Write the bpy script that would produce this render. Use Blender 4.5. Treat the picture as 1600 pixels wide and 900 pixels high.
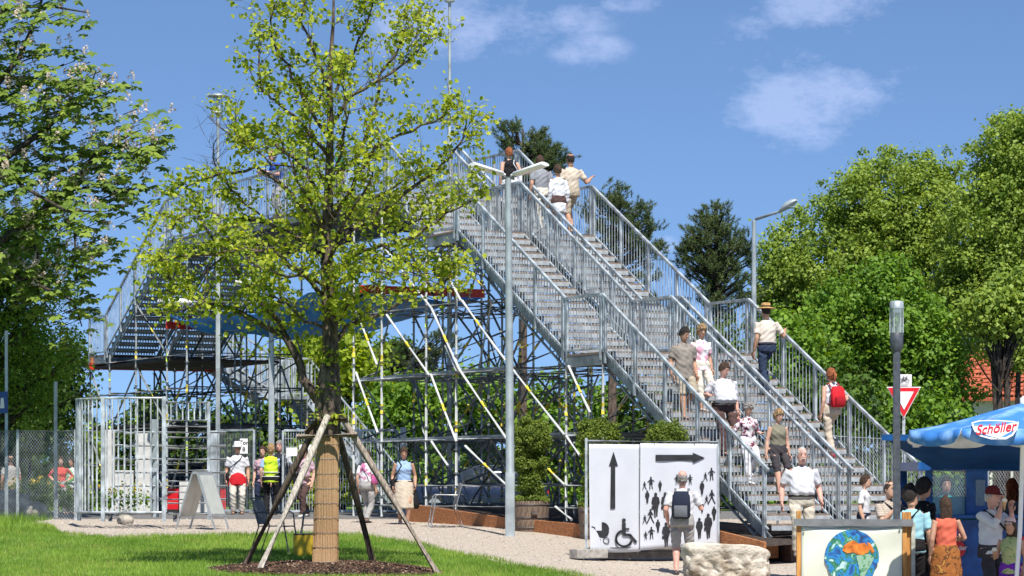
import bpy, bmesh, math, random
import numpy as np
from mathutils import Vector, Matrix, noise as mnoise

# ------------------------------------------------------------------ camera, sky, sun
F = 4390.0            # focal length in photo pixels (photo is 1600 wide)
HY = 758.0            # row of the horizon in the photo
EYE = 1.75
scene = bpy.context.scene
for o in list(bpy.data.objects): bpy.data.objects.remove(o)
col = scene.collection
R = math.radians
cam_d = bpy.data.cameras.new('camera'); cam = bpy.data.objects.new('camera', cam_d); col.objects.link(cam)
cam.location = (0, 0, EYE); cam.rotation_euler = (R(90), 0, 0)
cam_d.sensor_width = 36.0; cam_d.lens = F/1600*36.0; cam_d.shift_y = (HY-450)/1600
cam_d.clip_start = 0.5; cam_d.clip_end = 3000
scene.camera = cam
scene.render.resolution_x = 1024; scene.render.resolution_y = 576
SUN_AZ = R(14)        # sun behind the camera, this far round to the right
SUN_EL = R(56)
world = bpy.data.worlds.new('World'); scene.world = world; world.use_nodes = True
wn = world.node_tree.nodes; wl = world.node_tree.links; wn.clear()
sky = wn.new('ShaderNodeTexSky'); sky.sky_type = 'NISHITA'; sky.sun_disc = False
sky.sun_elevation = SUN_EL; sky.sun_rotation = math.pi - SUN_AZ
sky.air_density = 1.0; sky.dust_density = 0.0; sky.ozone_density = 6.0; sky.altitude = 2500
bg = wn.new('ShaderNodeBackground'); bg.inputs['Strength'].default_value = 0.095
wo = wn.new('ShaderNodeOutputWorld')
tcw = wn.new('ShaderNodeTexCoord')
lift = wn.new('ShaderNodeVectorMath'); lift.operation = 'ADD'; lift.inputs[1].default_value = (0, 0, .10)     # a clear alpine-blue sky right down to the horizon
wl.new(tcw.outputs['Generated'], lift.inputs[0]); nrmv = wn.new('ShaderNodeVectorMath'); nrmv.operation = 'NORMALIZE'
wl.new(lift.outputs[0], nrmv.inputs[0]); wl.new(nrmv.outputs[0], sky.inputs['Vector'])
def wmath(op, a, b=None, clamp=False):
    n = wn.new('ShaderNodeMath'); n.operation = op; n.use_clamp = clamp
    for i, v in enumerate((a, b)):
        if v is None: continue
        if isinstance(v, (int, float)): n.inputs[i].default_value = v
        else: wl.new(v, n.inputs[i])
    return n.outputs[0]
wnoise = wn.new('ShaderNodeTexNoise'); wnoise.inputs['Scale'].default_value = 1.0
wnoise.inputs['Detail'].default_value = 7; wnoise.inputs['Roughness'].default_value = 0.7
wmap = wn.new('ShaderNodeMapping'); wmap.inputs['Scale'].default_value = (24, 24, 46)
wl.new(tcw.outputs['Generated'], wmap.inputs['Vector']); wl.new(wmap.outputs[0], wnoise.inputs['Vector'])
wmap2 = wn.new('ShaderNodeMapping'); wmap2.inputs['Scale'].default_value = (7, 7, 16)
wnoise2 = wn.new('ShaderNodeTexNoise'); wnoise2.inputs['Detail'].default_value = 4
wl.new(tcw.outputs['Generated'], wmap2.inputs['Vector']); wl.new(wmap2.outputs[0], wnoise2.inputs['Vector']); wnoise2.inputs['Scale'].default_value = 1.0
mask = wmath('MULTIPLY', wmath('SUBTRACT', wnoise2.outputs['Fac'], 0.62, True), 6.0, True)
for (cx, cy, rx, ry, amp) in ((715, 42, 120, 52, 1.0), (830, 22, 110, 45, .85), (915, 78, 58, 24, .85), (1262, 152, 135, 72, 1.0), (1285, 12, 95, 40, .9),
                              (1120, 73, 25, 14, .5), (985, 4, 60, 14, .7), (1045, 382, 22, 14, 1.1), (1180, 55, 45, 40, .5)):
    d = Vector(((cx-800)/F, 1, (HY-cy)/F)).normalized()
    mp = wn.new('ShaderNodeMapping'); mp.vector_type = 'POINT'
    mp.inputs['Scale'].default_value = (F/rx, 1.0, F/ry)
    mp.inputs['Location'].default_value = (-d.x*F/rx, -d.y, -d.z*F/ry)
    wl.new(tcw.outputs['Generated'], mp.inputs['Vector'])
    ln = wn.new('ShaderNodeVectorMath'); ln.operation = 'LENGTH'; wl.new(mp.outputs[0], ln.inputs[0])
    blob = wmath('SUBTRACT', 1.45, ln.outputs['Value'], True)
    blob = wmath('MULTIPLY', blob, amp)
    mask = wmath('MAXIMUM', mask, blob)
fac = wmath('ADD', mask, wmath('MULTIPLY', wmath('SUBTRACT', wnoise.outputs['Fac'], 0.56), 5.0))
fac = wmath('MULTIPLY', fac, wmath('MULTIPLY', mask, 2.2, True), True)
fac = wmath('MULTIPLY', fac, 0.21)
mixw = wn.new('ShaderNodeMixRGB'); mixw.inputs[2].default_value = (8.2, 8.6, 11.2, 1)
wl.new(fac, mixw.inputs[0]); wl.new(sky.outputs[0], mixw.inputs[1])
wl.new(mixw.outputs[0], bg.inputs['Color']); wl.new(bg.outputs[0], wo.inputs['Surface'])
sd = bpy.data.lights.new('sun', 'SUN'); sd.energy = 4.7; sd.angle = R(0.53); sd.color = (1.0, 0.95, 0.87)
sun = bpy.data.objects.new('sun', sd); col.objects.link(sun)
sdir = Vector((math.sin(SUN_AZ)*math.cos(SUN_EL), -math.cos(SUN_AZ)*math.cos(SUN_EL), math.sin(SUN_EL)))
sun.rotation_euler = sdir.to_track_quat('Z', 'Y').to_euler(); sun.location = (20, -20, 40)
scene.view_settings.view_transform = 'Standard'; scene.view_settings.look = 'None'
scene.view_settings.exposure = 0.6; scene.view_settings.gamma = 1.0; scene.view_settings.use_curve_mapping = False
scene.render.engine = 'CYCLES'
scene.cycles.max_bounces = 8; scene.cycles.transparent_max_bounces = 12
rnd = random.Random(7)

# ------------------------------------------------------------------ helpers
def tag(o, label=None, cat=None, group=None, kind=None):
    if label: o['label'] = label
    if cat: o['category'] = cat
    if group: o['group'] = group
    if kind: o['kind'] = kind
    return o
def empty(name, loc=(0, 0, 0), rz=0.0, label=None, cat=None, group=None, parent=None):
    o = bpy.data.objects.new(name, None); col.objects.link(o); o.location = loc; o.rotation_euler = (0, 0, rz)
    o.empty_display_size = 0.2
    if parent: o.parent = parent
    return tag(o, label, cat, group)
def link_mesh(name, me, parent=None, loc=None, rz=0.0):
    o = bpy.data.objects.new(name, me); col.objects.link(o)
    if parent: o.parent = parent
    if loc is not None: o.location = loc
    if rz: o.rotation_euler = (0, 0, rz)
    return o
def ortho(d):
    d = Vector(d).normalized()
    u = Vector((0, 0, 1)) if abs(d.z) < 0.95 else Vector((0, 1, 0))
    a = d.cross(u).normalized(); b = a.cross(d).normalized()
    return a, b
class MB:
    """collects shapes; build() links them as one mesh object"""
    def __init__(s): s.v = []; s.f = []; s.m = []; s.cur = 0; s.sm = []; s.smooth = False
    def mat(s, i): s.cur = i; return s
    def face(s, idx): s.f.append(tuple(idx)); s.m.append(s.cur); s.sm.append(s.smooth)
    def box(s, c, size, rz=0.0, M=None):
        n = len(s.v); hx, hy, hz = size[0]/2, size[1]/2, size[2]/2
        rot = M if M is not None else Matrix.Rotation(rz, 3, 'Z')
        for z in (-hz, hz):
            for x, y in ((-hx, -hy), (hx, -hy), (hx, hy), (-hx, hy)):
                s.v.append(tuple(Vector(c) + rot @ Vector((x, y, z))))
        for q in ((3, 2, 1, 0), (4, 5, 6, 7), (0, 1, 5, 4), (1, 2, 6, 5), (2, 3, 7, 6), (3, 0, 4, 7)):
            s.face([n+i for i in q])
        return s
    def beam(s, p, q, w, h=None, up=None):
        """rectangular bar from p to q; w sideways, h along up"""
        h = w if h is None else h
        p, q = Vector(p), Vector(q); d = (q-p).normalized()
        if up is None: a, b = ortho(d)
        else:
            a = d.cross(Vector(up)).normalized(); b = a.cross(d).normalized()
        n = len(s.v)
        for e in (p, q):
            for i, j in ((-1, -1), (1, -1), (1, 1), (-1, 1)): s.v.append(tuple(e + a*(i*w/2) + b*(j*h/2)))
        for t in ((0, 1, 2, 3), (7, 6, 5, 4), (0, 4, 5, 1), (1, 5, 6, 2), (2, 6, 7, 3), (3, 7, 4, 0)): s.face([n+i for i in t])
        return s
    def tube(s, pts, rad, n=8, caps=True, el=1.0):
        """tube along pts, one radius or one per point"""
        pts = [Vector(p) for p in pts]
        rad = [rad]*len(pts) if isinstance(rad, (int, float)) else list(rad)
        base = len(s.v); a = None; old = s.smooth; s.smooth = True
        for i, p in enumerate(pts):
            d = (pts[min(i+1, len(pts)-1)] - pts[max(i-1, 0)])
            d = d.normalized() if d.length > 1e-9 else Vector((0, 0, 1))
            if a is None: a, b = ortho(d)
            else:
                a = a - d*a.dot(d)
                a = a.normalized() if a.length > 1e-6 else ortho(d)[0]
                b = d.cross(a).normalized()
            for k in range(n):
                t = 2*math.pi*k/n
                s.v.append(tuple(p + (a*math.cos(t) + b*(math.sin(t)*el))*rad[i]))
        for i in range(len(pts)-1):
            for k in range(n):
                k2 = (k+1) % n
                s.face((base+i*n+k, base+i*n+k2, base+(i+1)*n+k2, base+(i+1)*n+k))
        if caps:
            s.smooth = False; s.capends(base, n, len(pts))
        s.smooth = old
        return s
    def loft(s, rings, caps=True, smooth=True):
        n = len(rings[0]); base = len(s.v); old = s.smooth; s.smooth = smooth
        for r in rings: s.v.extend(tuple(p) for p in r)
        for i in range(len(rings)-1):
            for k in range(n):
                k2 = (k+1) % n
                s.face((base+i*n+k, base+i*n+k2, base+(i+1)*n+k2, base+(i+1)*n+k))
        if caps: s.smooth = False; s.capends(base, n, len(rings))
        s.smooth = old
        return s
    def capends(s, base, n, rows):
        """end faces on their own vertices, so that they do not bend the shading of the sides"""
        for r0, rev in ((base, True), (base+(rows-1)*n, False)):
            k = len(s.v); s.v.extend(s.v[r0:r0+n]); idx = list(range(k, k+n)); s.face(idx[::-1] if rev else idx)
    def lathe(s, prof, n=16, c=(0, 0, 0), caps=True, sx=1.0, sy=1.0, smooth=True):
        return s.loft([[Vector((c[0]+r*sx*math.cos(2*math.pi*k/n), c[1]+r*sy*math.sin(2*math.pi*k/n), c[2]+z)) for k in range(n)] for r, z in prof], caps, smooth)
    def ball(s, c, r, nu=12, nv=8, M=None):
        """ellipsoid"""
        r = (r, r, r) if isinstance(r, (int, float)) else r
        rings = []
        for i in range(1, nv):
            t = math.pi*i/nv
            rings.append([Vector((r[0]*math.sin(t)*math.cos(2*math.pi*k/nu), r[1]*math.sin(t)*math.sin(2*math.pi*k/nu), -r[2]*math.cos(t))) for k in range(nu)])
        if M is not None: rings = [[M @ p for p in q] for q in rings]
        return s.loft([[p + Vector(c) for p in q] for q in rings])
    def poly(s, pts, thick=None, up=(0, 0, 1)):
        """flat polygon, extruded along -up when thick"""
        n = len(s.v); k = len(pts); s.v.extend(tuple(p) for p in pts); s.face(range(n, n+k))
        if thick:
            d = Vector(up)*thick
            s.v.extend(tuple(Vector(p)-d) for p in pts); s.face(range(n+2*k-1, n+k-1, -1))
            for i in range(k):
                j = (i+1) % k; s.face((n+i, n+k+i, n+k+j, n+j))
        return s
    def mesh(s, name, mats):
        me = bpy.data.meshes.new(name); me.from_pydata(s.v, [], s.f)
        mats = mats if isinstance(mats, (list, tuple)) else [mats]
        for m in mats: me.materials.append(m)
        if len(mats) > 1: me.polygons.foreach_set('material_index', s.m)
        me.polygons.foreach_set('use_smooth', s.sm); me.update()
        return me
    def build(s, name, mats, parent=None, loc=None, rz=0.0, bevel=0.0):
        o = link_mesh(name, s.mesh(name, mats), parent, loc, rz)
        if bevel:
            md = o.modifiers.new('bevel', 'BEVEL'); md.width = bevel; md.segments = 2; md.limit_method = 'ANGLE'; md.angle_limit = R(40)
        return o

# ------------------------------------------------------------------ materials
MATS = {}
def material(name, colour, rough=0.6, metal=0.0, var=0.12, scale=8.0, bump=0.0, bscale=60.0, spec=0.4, colour2=None, alpha=None, coords='Object', detail=5, sharp=None, stretch=None):
    """procedural: a base colour wandering towards a second one, roughness variation, optional bump"""
    if name in MATS: return MATS[name]
    m = bpy.data.materials.new(name); m.use_nodes = True; nt = m.node_tree; N = nt.nodes; L = nt.links
    b = N['Principled BSDF']; b.inputs['Roughness'].default_value = rough; b.inputs['Metallic'].default_value = metal
    b.inputs['Specular IOR Level'].default_value = spec
    tc = N.new('ShaderNodeTexCoord'); nz = N.new('ShaderNodeTexNoise'); nz.inputs['Scale'].default_value = scale; nz.inputs['Detail'].default_value = detail
    src = tc.outputs[coords]
    if stretch:
        mp = N.new('ShaderNodeMapping'); mp.inputs['Scale'].default_value = stretch; L.new(src, mp.inputs['Vector']); src = mp.outputs[0]
    L.new(src, nz.inputs['Vector'])
    cr = N.new('ShaderNodeValToRGB')
    c2 = colour2 or tuple(max(0, c*(1-2*var)) for c in colour)
    c1 = colour if colour2 else tuple(min(1, c*(1+var)) for c in colour)
    lo, hi = sharp if sharp else (0.32, 0.68)
    cr.color_ramp.elements[0].position = lo; cr.color_ramp.elements[1].position = hi
    cr.color_ramp.elements[0].color = (*c2, 1); cr.color_ramp.elements[1].color = (*c1, 1)
    L.new(nz.outputs['Fac'], cr.inputs['Fac']); L.new(cr.outputs[0], b.inputs['Base Color'])
    mr = N.new('ShaderNodeMapRange'); mr.inputs['To Min'].default_value = max(0.03, rough-0.1); mr.inputs['To Max'].default_value = min(1, rough+0.1)
    L.new(nz.outputs['Fac'], mr.inputs['Value']); L.new(mr.outputs[0], b.inputs['Roughness'])
    if bump:
        n2 = N.new('ShaderNodeTexNoise'); n2.inputs['Scale'].default_value = bscale; n2.inputs['Detail'].default_value = 4; L.new(src, n2.inputs['Vector'])
        bp = N.new('ShaderNodeBump'); bp.inputs['Strength'].default_value = bump; bp.inputs['Distance'].default_value = 0.02
        L.new(n2.outputs['Fac'], bp.inputs['Height']); L.new(bp.outputs[0], b.inputs['Normal'])
    MATS[name] = m; return m
def leaf_material(name, c_dark, c_light, trans=0.45, rough=0.5):
    if name in MATS: return MATS[name]
    m = bpy.data.materials.new(name); m.use_nodes = True; nt = m.node_tree; N = nt.nodes; L = nt.links
    b = N['Principled BSDF']; b.inputs['Roughness'].default_value = rough; b.inputs['Specular IOR Level'].default_value = 0.25
    at = N.new('ShaderNodeAttribute'); at.attribute_name = 'lv'
    cr = N.new('ShaderNodeValToRGB'); cr.color_ramp.elements[0].color = (*c_dark, 1); cr.color_ramp.elements[1].color = (*c_light, 1)
    L.new(at.outputs['Fac'], cr.inputs[0]); L.new(cr.outputs[0], b.inputs['Base Color'])
    tr = N.new('ShaderNodeBsdfTranslucent'); hs = N.new('ShaderNodeHueSaturation'); hs.inputs['Hue'].default_value = 0.485; hs.inputs['Value'].default_value = 1.35
    hs.inputs['Saturation'].default_value = 1.1
    L.new(cr.outputs[0], hs.inputs['Color']); L.new(hs.outputs[0], tr.inputs['Color'])
    mx = N.new('ShaderNodeMixShader'); mx.inputs[0].default_value = trans
    L.new(b.outputs[0], mx.inputs[1]); L.new(tr.outputs[0], mx.inputs[2]); L.new(mx.outputs[0], N['Material Output'].inputs['Surface'])
    MATS[name] = m; return m
def glass(name, colour=(.8, .9, .92), rough=0.03, alpha=0.35):
    if name in MATS: return MATS[name]
    m = bpy.data.materials.new(name); m.use_nodes = True; N = m.node_tree.nodes; L = m.node_tree.links
    b = N['Principled BSDF']; b.inputs['Base Color'].default_value = (*colour, 1); b.inputs['Roughness'].default_value = rough
    b.inputs['Alpha'].default_value = alpha; b.inputs['Specular IOR Level'].default_value = 0.6
    tc = N.new('ShaderNodeTexCoord'); nz = N.new('ShaderNodeTexNoise'); nz.inputs['Scale'].default_value = 3; L.new(tc.outputs['Object'], nz.inputs['Vector'])
    mr = N.new('ShaderNodeMapRange'); mr.inputs['To Min'].default_value = rough; mr.inputs['To Max'].default_value = rough+.1
    L.new(nz.outputs['Fac'], mr.inputs['Value']); L.new(mr.outputs[0], b.inputs['Roughness'])
    MATS[name] = m; return m
steel = material('galvanised_steel', (.46, .51, .54), rough=.45, metal=.3, var=.28, scale=4.5, spec=.5)
steel_dull_shaded = material('dull_shaded_steel', (.27, .30, .31), rough=.5, metal=.4, var=.25, scale=3, spec=.4)  # darker steel; on the inner scaffold tubes it stands in for shade
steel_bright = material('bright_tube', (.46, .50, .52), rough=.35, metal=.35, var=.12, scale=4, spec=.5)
tread_front = material('tread_metal', (.43, .46, .48), rough=.5, metal=.3, var=.18, scale=6)
tread_wood = material('tread_board', (.24, .18, .14), rough=.8, var=.3, scale=14, stretch=(1, 8, 8))
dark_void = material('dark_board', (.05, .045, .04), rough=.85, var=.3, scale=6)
yellow_band = material('yellow_sticker', (.75, .62, .06), rough=.5, var=.1)
lime_band = material('lime_sticker', (.45, .62, .08), rough=.5, var=.1)
red_paint = material('red_beam_paint', (.58, .045, .02), rough=.5, var=.25, scale=7)
white_paint = material('white_paint', (.78, .79, .78), rough=.4, var=.05, scale=3)
black_paint = material('black_print', (.025, .026, .03), rough=.7, var=.2)
rubber = material('black_rubber', (.02, .02, .022), rough=.7, var=.2)
bark = material('bark', (.115, .085, .065), rough=.95, var=.45, scale=16, bump=.9, bscale=40, stretch=(1, 1, .35))
bark_dark = material('bark_dark', (.06, .048, .04), rough=.95, var=.4, scale=14, bump=.8, bscale=30, stretch=(1, 1, .35))
plank_orange = material('orange_timber', (.42, .17, .065), rough=.75, var=.22, scale=6, stretch=(2, 2, 9), bump=.1)
wood_grey = material('weathered_wood', (.30, .24, .20), rough=.85, var=.35, scale=10, stretch=(6, 6, .8), bump=.25)
soil = material('dark_soil', (.06, .042, .034), rough=1, var=.5, scale=18, bump=.6)

# ------------------------------------------------------------------ pixel to place
def P(px, py, D): return Vector(((px-800)/F*D, D, EYE+(HY-py)/F*D))
def smooth01(u): u = max(0.0, min(1.0, u)); return u*u*(3-2*u)
def gz(x, y):
    """height of the ground: level by the gates, falling towards the camera and the right"""
    t = max(0.0, 66-y); t = t if t > 4 else t*t/8+t/2
    z = 1.06 - .0165*min(t, 40) - .5*smooth01((x+2.5)/6)*min(1, max(0, 58-y)/14)
    z += .30*smooth01((-7.2-x)/3.5)*smooth01((56-y)/8)*smooth01((y-20)/20)
    z -= .012*min(16, max(0, y-68))
    z -= .08*smooth01((1.5-x)/3)*smooth01((52-y)/10)
    return z
def G(px, D):
    x = (px-800)/F*D; return Vector((x, D, gz(x, D)))
def hit(px, py):
    """where the line of sight of a pixel meets the ground"""
    lo = 20.0
    y = lo
    while y < 140:
        x = (px-800)/F*y
        if EYE+(HY-py)/F*y <= gz(x, y): return Vector((x, y, gz(x, y)))
        y += .05
    return Vector(((px-800)/F*140, 140, .95))
TH = .474; SX, SY = 4.452, 48.56; ST, CT = math.sin(TH), math.cos(TH)
def SF(a, b, z): return Vector((SX-a*ST+b*CT, SY+a*CT+b*ST, z))
def inv_b(px, b):
    t = (px-800)/F; return (SX+b*CT-t*(SY+b*ST))/(ST+t*CT)
def onb(px, py, b):
    """pixel to (a, z) on the upright plane b of the stair frame"""
    a = inv_b(px, b); D = SY+a*CT+b*ST; return a, EYE+(HY-py)*D/F
# ------------------------------------------------------------------ ground, lawn, gravel
def grass_mat():
    m = material('lawn_soil', (.15, .25, .03), rough=.9, var=.3, scale=1.1, coords='Object', bump=.5, bscale=40, colour2=(.09, .17, .02))
    return m
def sheet(name, xs, ysf, mat, dz, nrows):
    mb = MB(); n = nrows+1; mb.smooth = True
    for x in xs:
        y0, y1 = ysf(x)
        for j in range(n):
            t = j/nrows; y = y0+(y1-y0)*t**1.0
            mb.v.append((x, y, gz(x, y)+dz))
    for i in range(len(xs)-1):
        for j in range(nrows):
            a = i*n+j; mb.face((a, a+n, a+n+1, a+1))
    o = mb.build(name, mat); o['kind'] = 'structure'; return o
xs = [-60+i*.8 for i in range(151)]
xs = [-900, -300, -120]+xs+[120, 300, 900]
mb = MB(); mb.smooth = True
ysg = [-30, 0, 10, 18]+[20+.75*i for i in range(80)]+[85, 95, 110, 140, 200, 400, 900, 1900]
for x in xs:
    for y in ysg: mb.v.append((x, y, gz(max(-60, min(60, x)), max(5, y))))
nY = len(ysg)
for i in range(len(xs)-1):
    for j in range(nY-1):
        a = i*nY+j; mb.face((a, a+nY, a+nY+1, a+1))
ground = mb.build('ground', grass_mat()); ground['kind'] = 'structure'
# edge between lawn and gravel, read off the photo
edge_px = [(44, 818), (70, 822), (92, 834), (130, 840), (200, 841), (300, 838), (400, 836), (480, 835), (560, 838), (620, 846), (700, 863), (800, 883), (900, 899), (990, 925), (1060, 960)]
edge = [hit(*p) for p in edge_px]
edge.sort(key=lambda v: v.x)
EX = [v.x for v in edge]; EYv = [v.y for v in edge]
def edge_y(x):
    if x <= EX[0]: return EYv[0]+ (EX[0]-x)*3
    if x >= EX[-1]: return max(14, EYv[-1]-(x-EX[-1])*6)
    return float(np.interp(x, EX, EYv))
gravel_mat = material('gravel', (.50, .43, .355), rough=.95, scale=42, detail=6, colour2=(.20, .175, .15), bump=.6, bscale=90, sharp=(.34, .54))
gxs = sorted(set([EX[0]+.001+i*.12 for i in range(int((12-EX[0])/.12))]+[13, 15, 18, 25]))
def grow(x):
    y0 = edge_y(x)+.04*math.sin(x*9)+.03*math.sin(x*23); return y0, 62.0
sheet('gravel_path', gxs, grow, gravel_mat, .005, 60)
asphalt = material('asphalt', (.17, .165, .16), rough=.9, var=.25, scale=30, bump=.3)
sheet('road', [-45+i*2.0 for i in range(46)], lambda x: (62.02, 96), asphalt, .006, 40)
# grass blades
lawn_leaf = leaf_material('grass_blade', (.11, .22, .025), (.34, .47, .075), trans=.35, rough=.5)
def blades(name, n, region, mat, hmin, hmax, w, seed, label, keep=lambda x, y: True, dens=None):
    rs = np.random.RandomState(seed); V = []; Fc = []; lv = []
    cnt = 0
    while cnt < n:
        x = rs.uniform(region[0], region[1]); y = rs.uniform(region[2], region[3])
        if not keep(x, y): continue
        z = gz(x, y); h = rs.uniform(hmin, hmax); a = rs.uniform(0, 2*math.pi); ww = w*rs.uniform(.6, 1.3)
        lx, ly = rs.normal(0, .35)*h, rs.normal(0, .35)*h
        k = len(V); cx, cy = math.cos(a)*ww/2, math.sin(a)*ww/2
        V += [(x-cx, y-cy, z-.005), (x+cx, y+cy, z-.005), (x+lx, y+ly, z+h)]
        Fc.append((k, k+1, k+2)); 
        patch = mnoise.noise(Vector((x*.45, y*.22, 3)))*.6+mnoise.noise(Vector((x*2.2, y*1.1, 9)))*.35
        lv.append(min(1, max(0, .45+patch+rs.normal(0, .16)))); cnt += 1
    me = bpy.data.meshes.new(name); me.from_pydata(V, [], Fc); me.materials.append(mat)
    at = me.attributes.new('lv', 'FLOAT', 'FACE'); at.data.foreach_set('value', lv)
    o = link_mesh(name, me); return tag(o, label, 'grass', kind='stuff')
TREE = G(508, 40.6)
def on_lawn(x, y):
    if y > edge_y(x)+.02 or x < (-70-800)/F*y or x > (1000-800)/F*y: return False
    if ((x-TREE.x)/1.72)**2+((y-TREE.y)/(2.6 if y < TREE.y else 1.9))**2 < 1: return False
    return True
blades('lawn_grass', 95000, (-11, 2.5, 33, 56), lawn_leaf, .03, .075, .011, 3, 'short bright green lawn in front of the gravel path', on_lawn)
blades('long_grass', 9000, (-13, -8.6, 44, 62), lawn_leaf, .07, .24, .015, 5, 'longer rough grass along the foot of the chain-link fence',
       lambda x, y: (x < EX[0]+.15 or y < edge_y(x)) and y > 46 and (x < EX[0]-.05 or rnd.random() < .25))
# mulch bed
mulch_mat = material('bark_mulch', (.10, .055, .035), rough=1, scale=30, colour2=(.025, .014, .01), bump=1, bscale=70)
mb = MB(); mb.smooth = True; rings = []
for i in range(14):
    r = 1-i/13.0; ring = []
    for k in range(48):
        t = 2*math.pi*k/48; rr = r*(1+.05*math.sin(3*t+1)+.03*math.sin(7*t))
        x = TREE.x+.04+1.78*rr*math.cos(t); y = TREE.y+(2.7 if math.sin(t) < 0 else 1.95)*rr*math.sin(t)
        ring.append(Vector((x, y, gz(x, y)-.03+.09*(1-r**2.2)+.015*mnoise.noise(Vector((x*4, y*4, 0))))))
    rings.append(ring)
mb.loft(rings, caps=False)
mulch = mb.build('mulch_bed', mulch_mat); mulch['kind'] = 'structure'
def mulch_z(x, y):
    r = math.hypot((x-TREE.x-.04)/1.78, (y-TREE.y)/(2.7 if y < TREE.y else 1.95)); return gz(x, y)-.03+.09*(1-min(1, r)**2.2)
chip_mats = [material('chip_dark', (.055, .03, .02), rough=1, var=.4), material('chip_mid', (.15, .085, .05), rough=1, var=.4), material('chip_pale', (.33, .24, .17), rough=1, var=.3)]
mb = MB(); rc = random.Random(4)
for i in range(6800):
    t = rc.uniform(0, 2*math.pi); r = math.sqrt(rc.random())*1.04
    x = TREE.x+.04+1.78*r*math.cos(t); y = TREE.y+(2.7 if math.sin(t) < 0 else 1.95)*r*math.sin(t); u = rc.random()
    mb.mat(0 if u < .6 else 1 if u < .95 else 2)
    M = Matrix.Rotation(rc.uniform(0, 6.3), 3, 'Z') @ Matrix.Rotation(rc.uniform(-.7, .7), 3, 'X') @ Matrix.Rotation(rc.uniform(-.7, .7), 3, 'Y')
    sz = rc.uniform(.6, 1.5)
    mb.box((x, y, mulch_z(x, y)+.008), (.055*sz, .022*sz, .010), M=M)
o = mb.build('bark_chips', chip_mats); tag(o, 'loose brown bark chips heaped round the staked tree', 'mulch', kind='stuff')

# loose stones and wear on the gravel, uneven tufts along its edge
rc = random.Random(12); stone_mats = [material('pebble_pale', (.52, .47, .41), rough=.9, var=.2), material('pebble_grey', (.27, .25, .23), rough=.9, var=.2), material('pebble_brown', (.33, .24, .17), rough=.9, var=.2)]
mb = MB()
for i in range(9000):
    y = rc.uniform(40, 62); x = rc.uniform(-10.5, 7)
    if y < edge_y(x)+.02: continue
    r_ = rc.uniform(.008, .02); mb.mat(rc.choice((0, 0, 1, 1, 2))); z = gz(x, y)+.008; a = rc.uniform(0, 6.3)
    k = len(mb.v); mb.v += [(x+r_*math.cos(a+t)*(1+.4*rc.random()), y+r_*math.sin(a+t)*(1+.4*rc.random()), z) for t in (0, 1.6, 3.1, 4.7)]+[(x, y, z+r_*.8)]
    for j in range(4): mb.face((k+j, k+(j+1) % 4, k+4))
tag(mb.build('loose_stones', stone_mats), 'loose stones scattered over the gravel path', 'gravel', kind='stuff')
blades('edge_tufts', 5000, (-10.5, 1.9, 40, 58), lawn_leaf, .04, .11, .012, 8, 'ragged grass tufts along the edge of the gravel', lambda x, y: abs(y-edge_y(x)-.1+.25*math.sin(x*5)) < .35*rnd.random() and x > EX[0])
dry = leaf_material('dry_blade', (.30, .27, .08), (.50, .46, .18), trans=.3)
blades('dry_grass', 6000, (-11, 2.5, 33, 56), dry, .03, .07, .011, 13, 'dry straw-coloured blades scattered through the lawn', lambda x, y: on_lawn(x, y) and mnoise.noise(Vector((x*.7, y*.5, 20))) > .05)
# ------------------------------------------------------------------ scaffold footbridge with its stairs
W1, GAP, WT = 1.495, .234, 3.224
Z0 = .909; SL = .576
A1, A2, A3, A4, A5 = 5.9, 7.385, 12.30, 13.784, 15.784
Z2, Z1 = Z0+A1*SL, Z0+A1*SL+(A3-A2)*SL
ZD = Z1+(A5-A4)*SL
AL = 30.0; AL2, AL3 = AL+4.913, AL+6.4; ZL = ZD-4.913*SL; AL4 = AL3+(ZL-1.0)/SL
def stair_z(a):
    if a < 0: return Z0-.17
    if a < A1: return Z0+a*SL
    if a < A2: return Z2
    if a < A3: return Z2+(a-A2)*SL
    if a < A4: return Z1
    if a < A5: return Z1+(a-A4)*SL
    if a < AL: return ZD
    if a < AL2: return ZD-(a-AL)*SL
    if a < AL3: return ZL
    return 1.2
bridge = empty('scaffold_footbridge', (SX, SY, 0), TH, 'long grey steel scaffold footbridge with double stairs rising over the path', 'footbridge')
T = lambda b, a, z: Vector((b, a, z))
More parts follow.
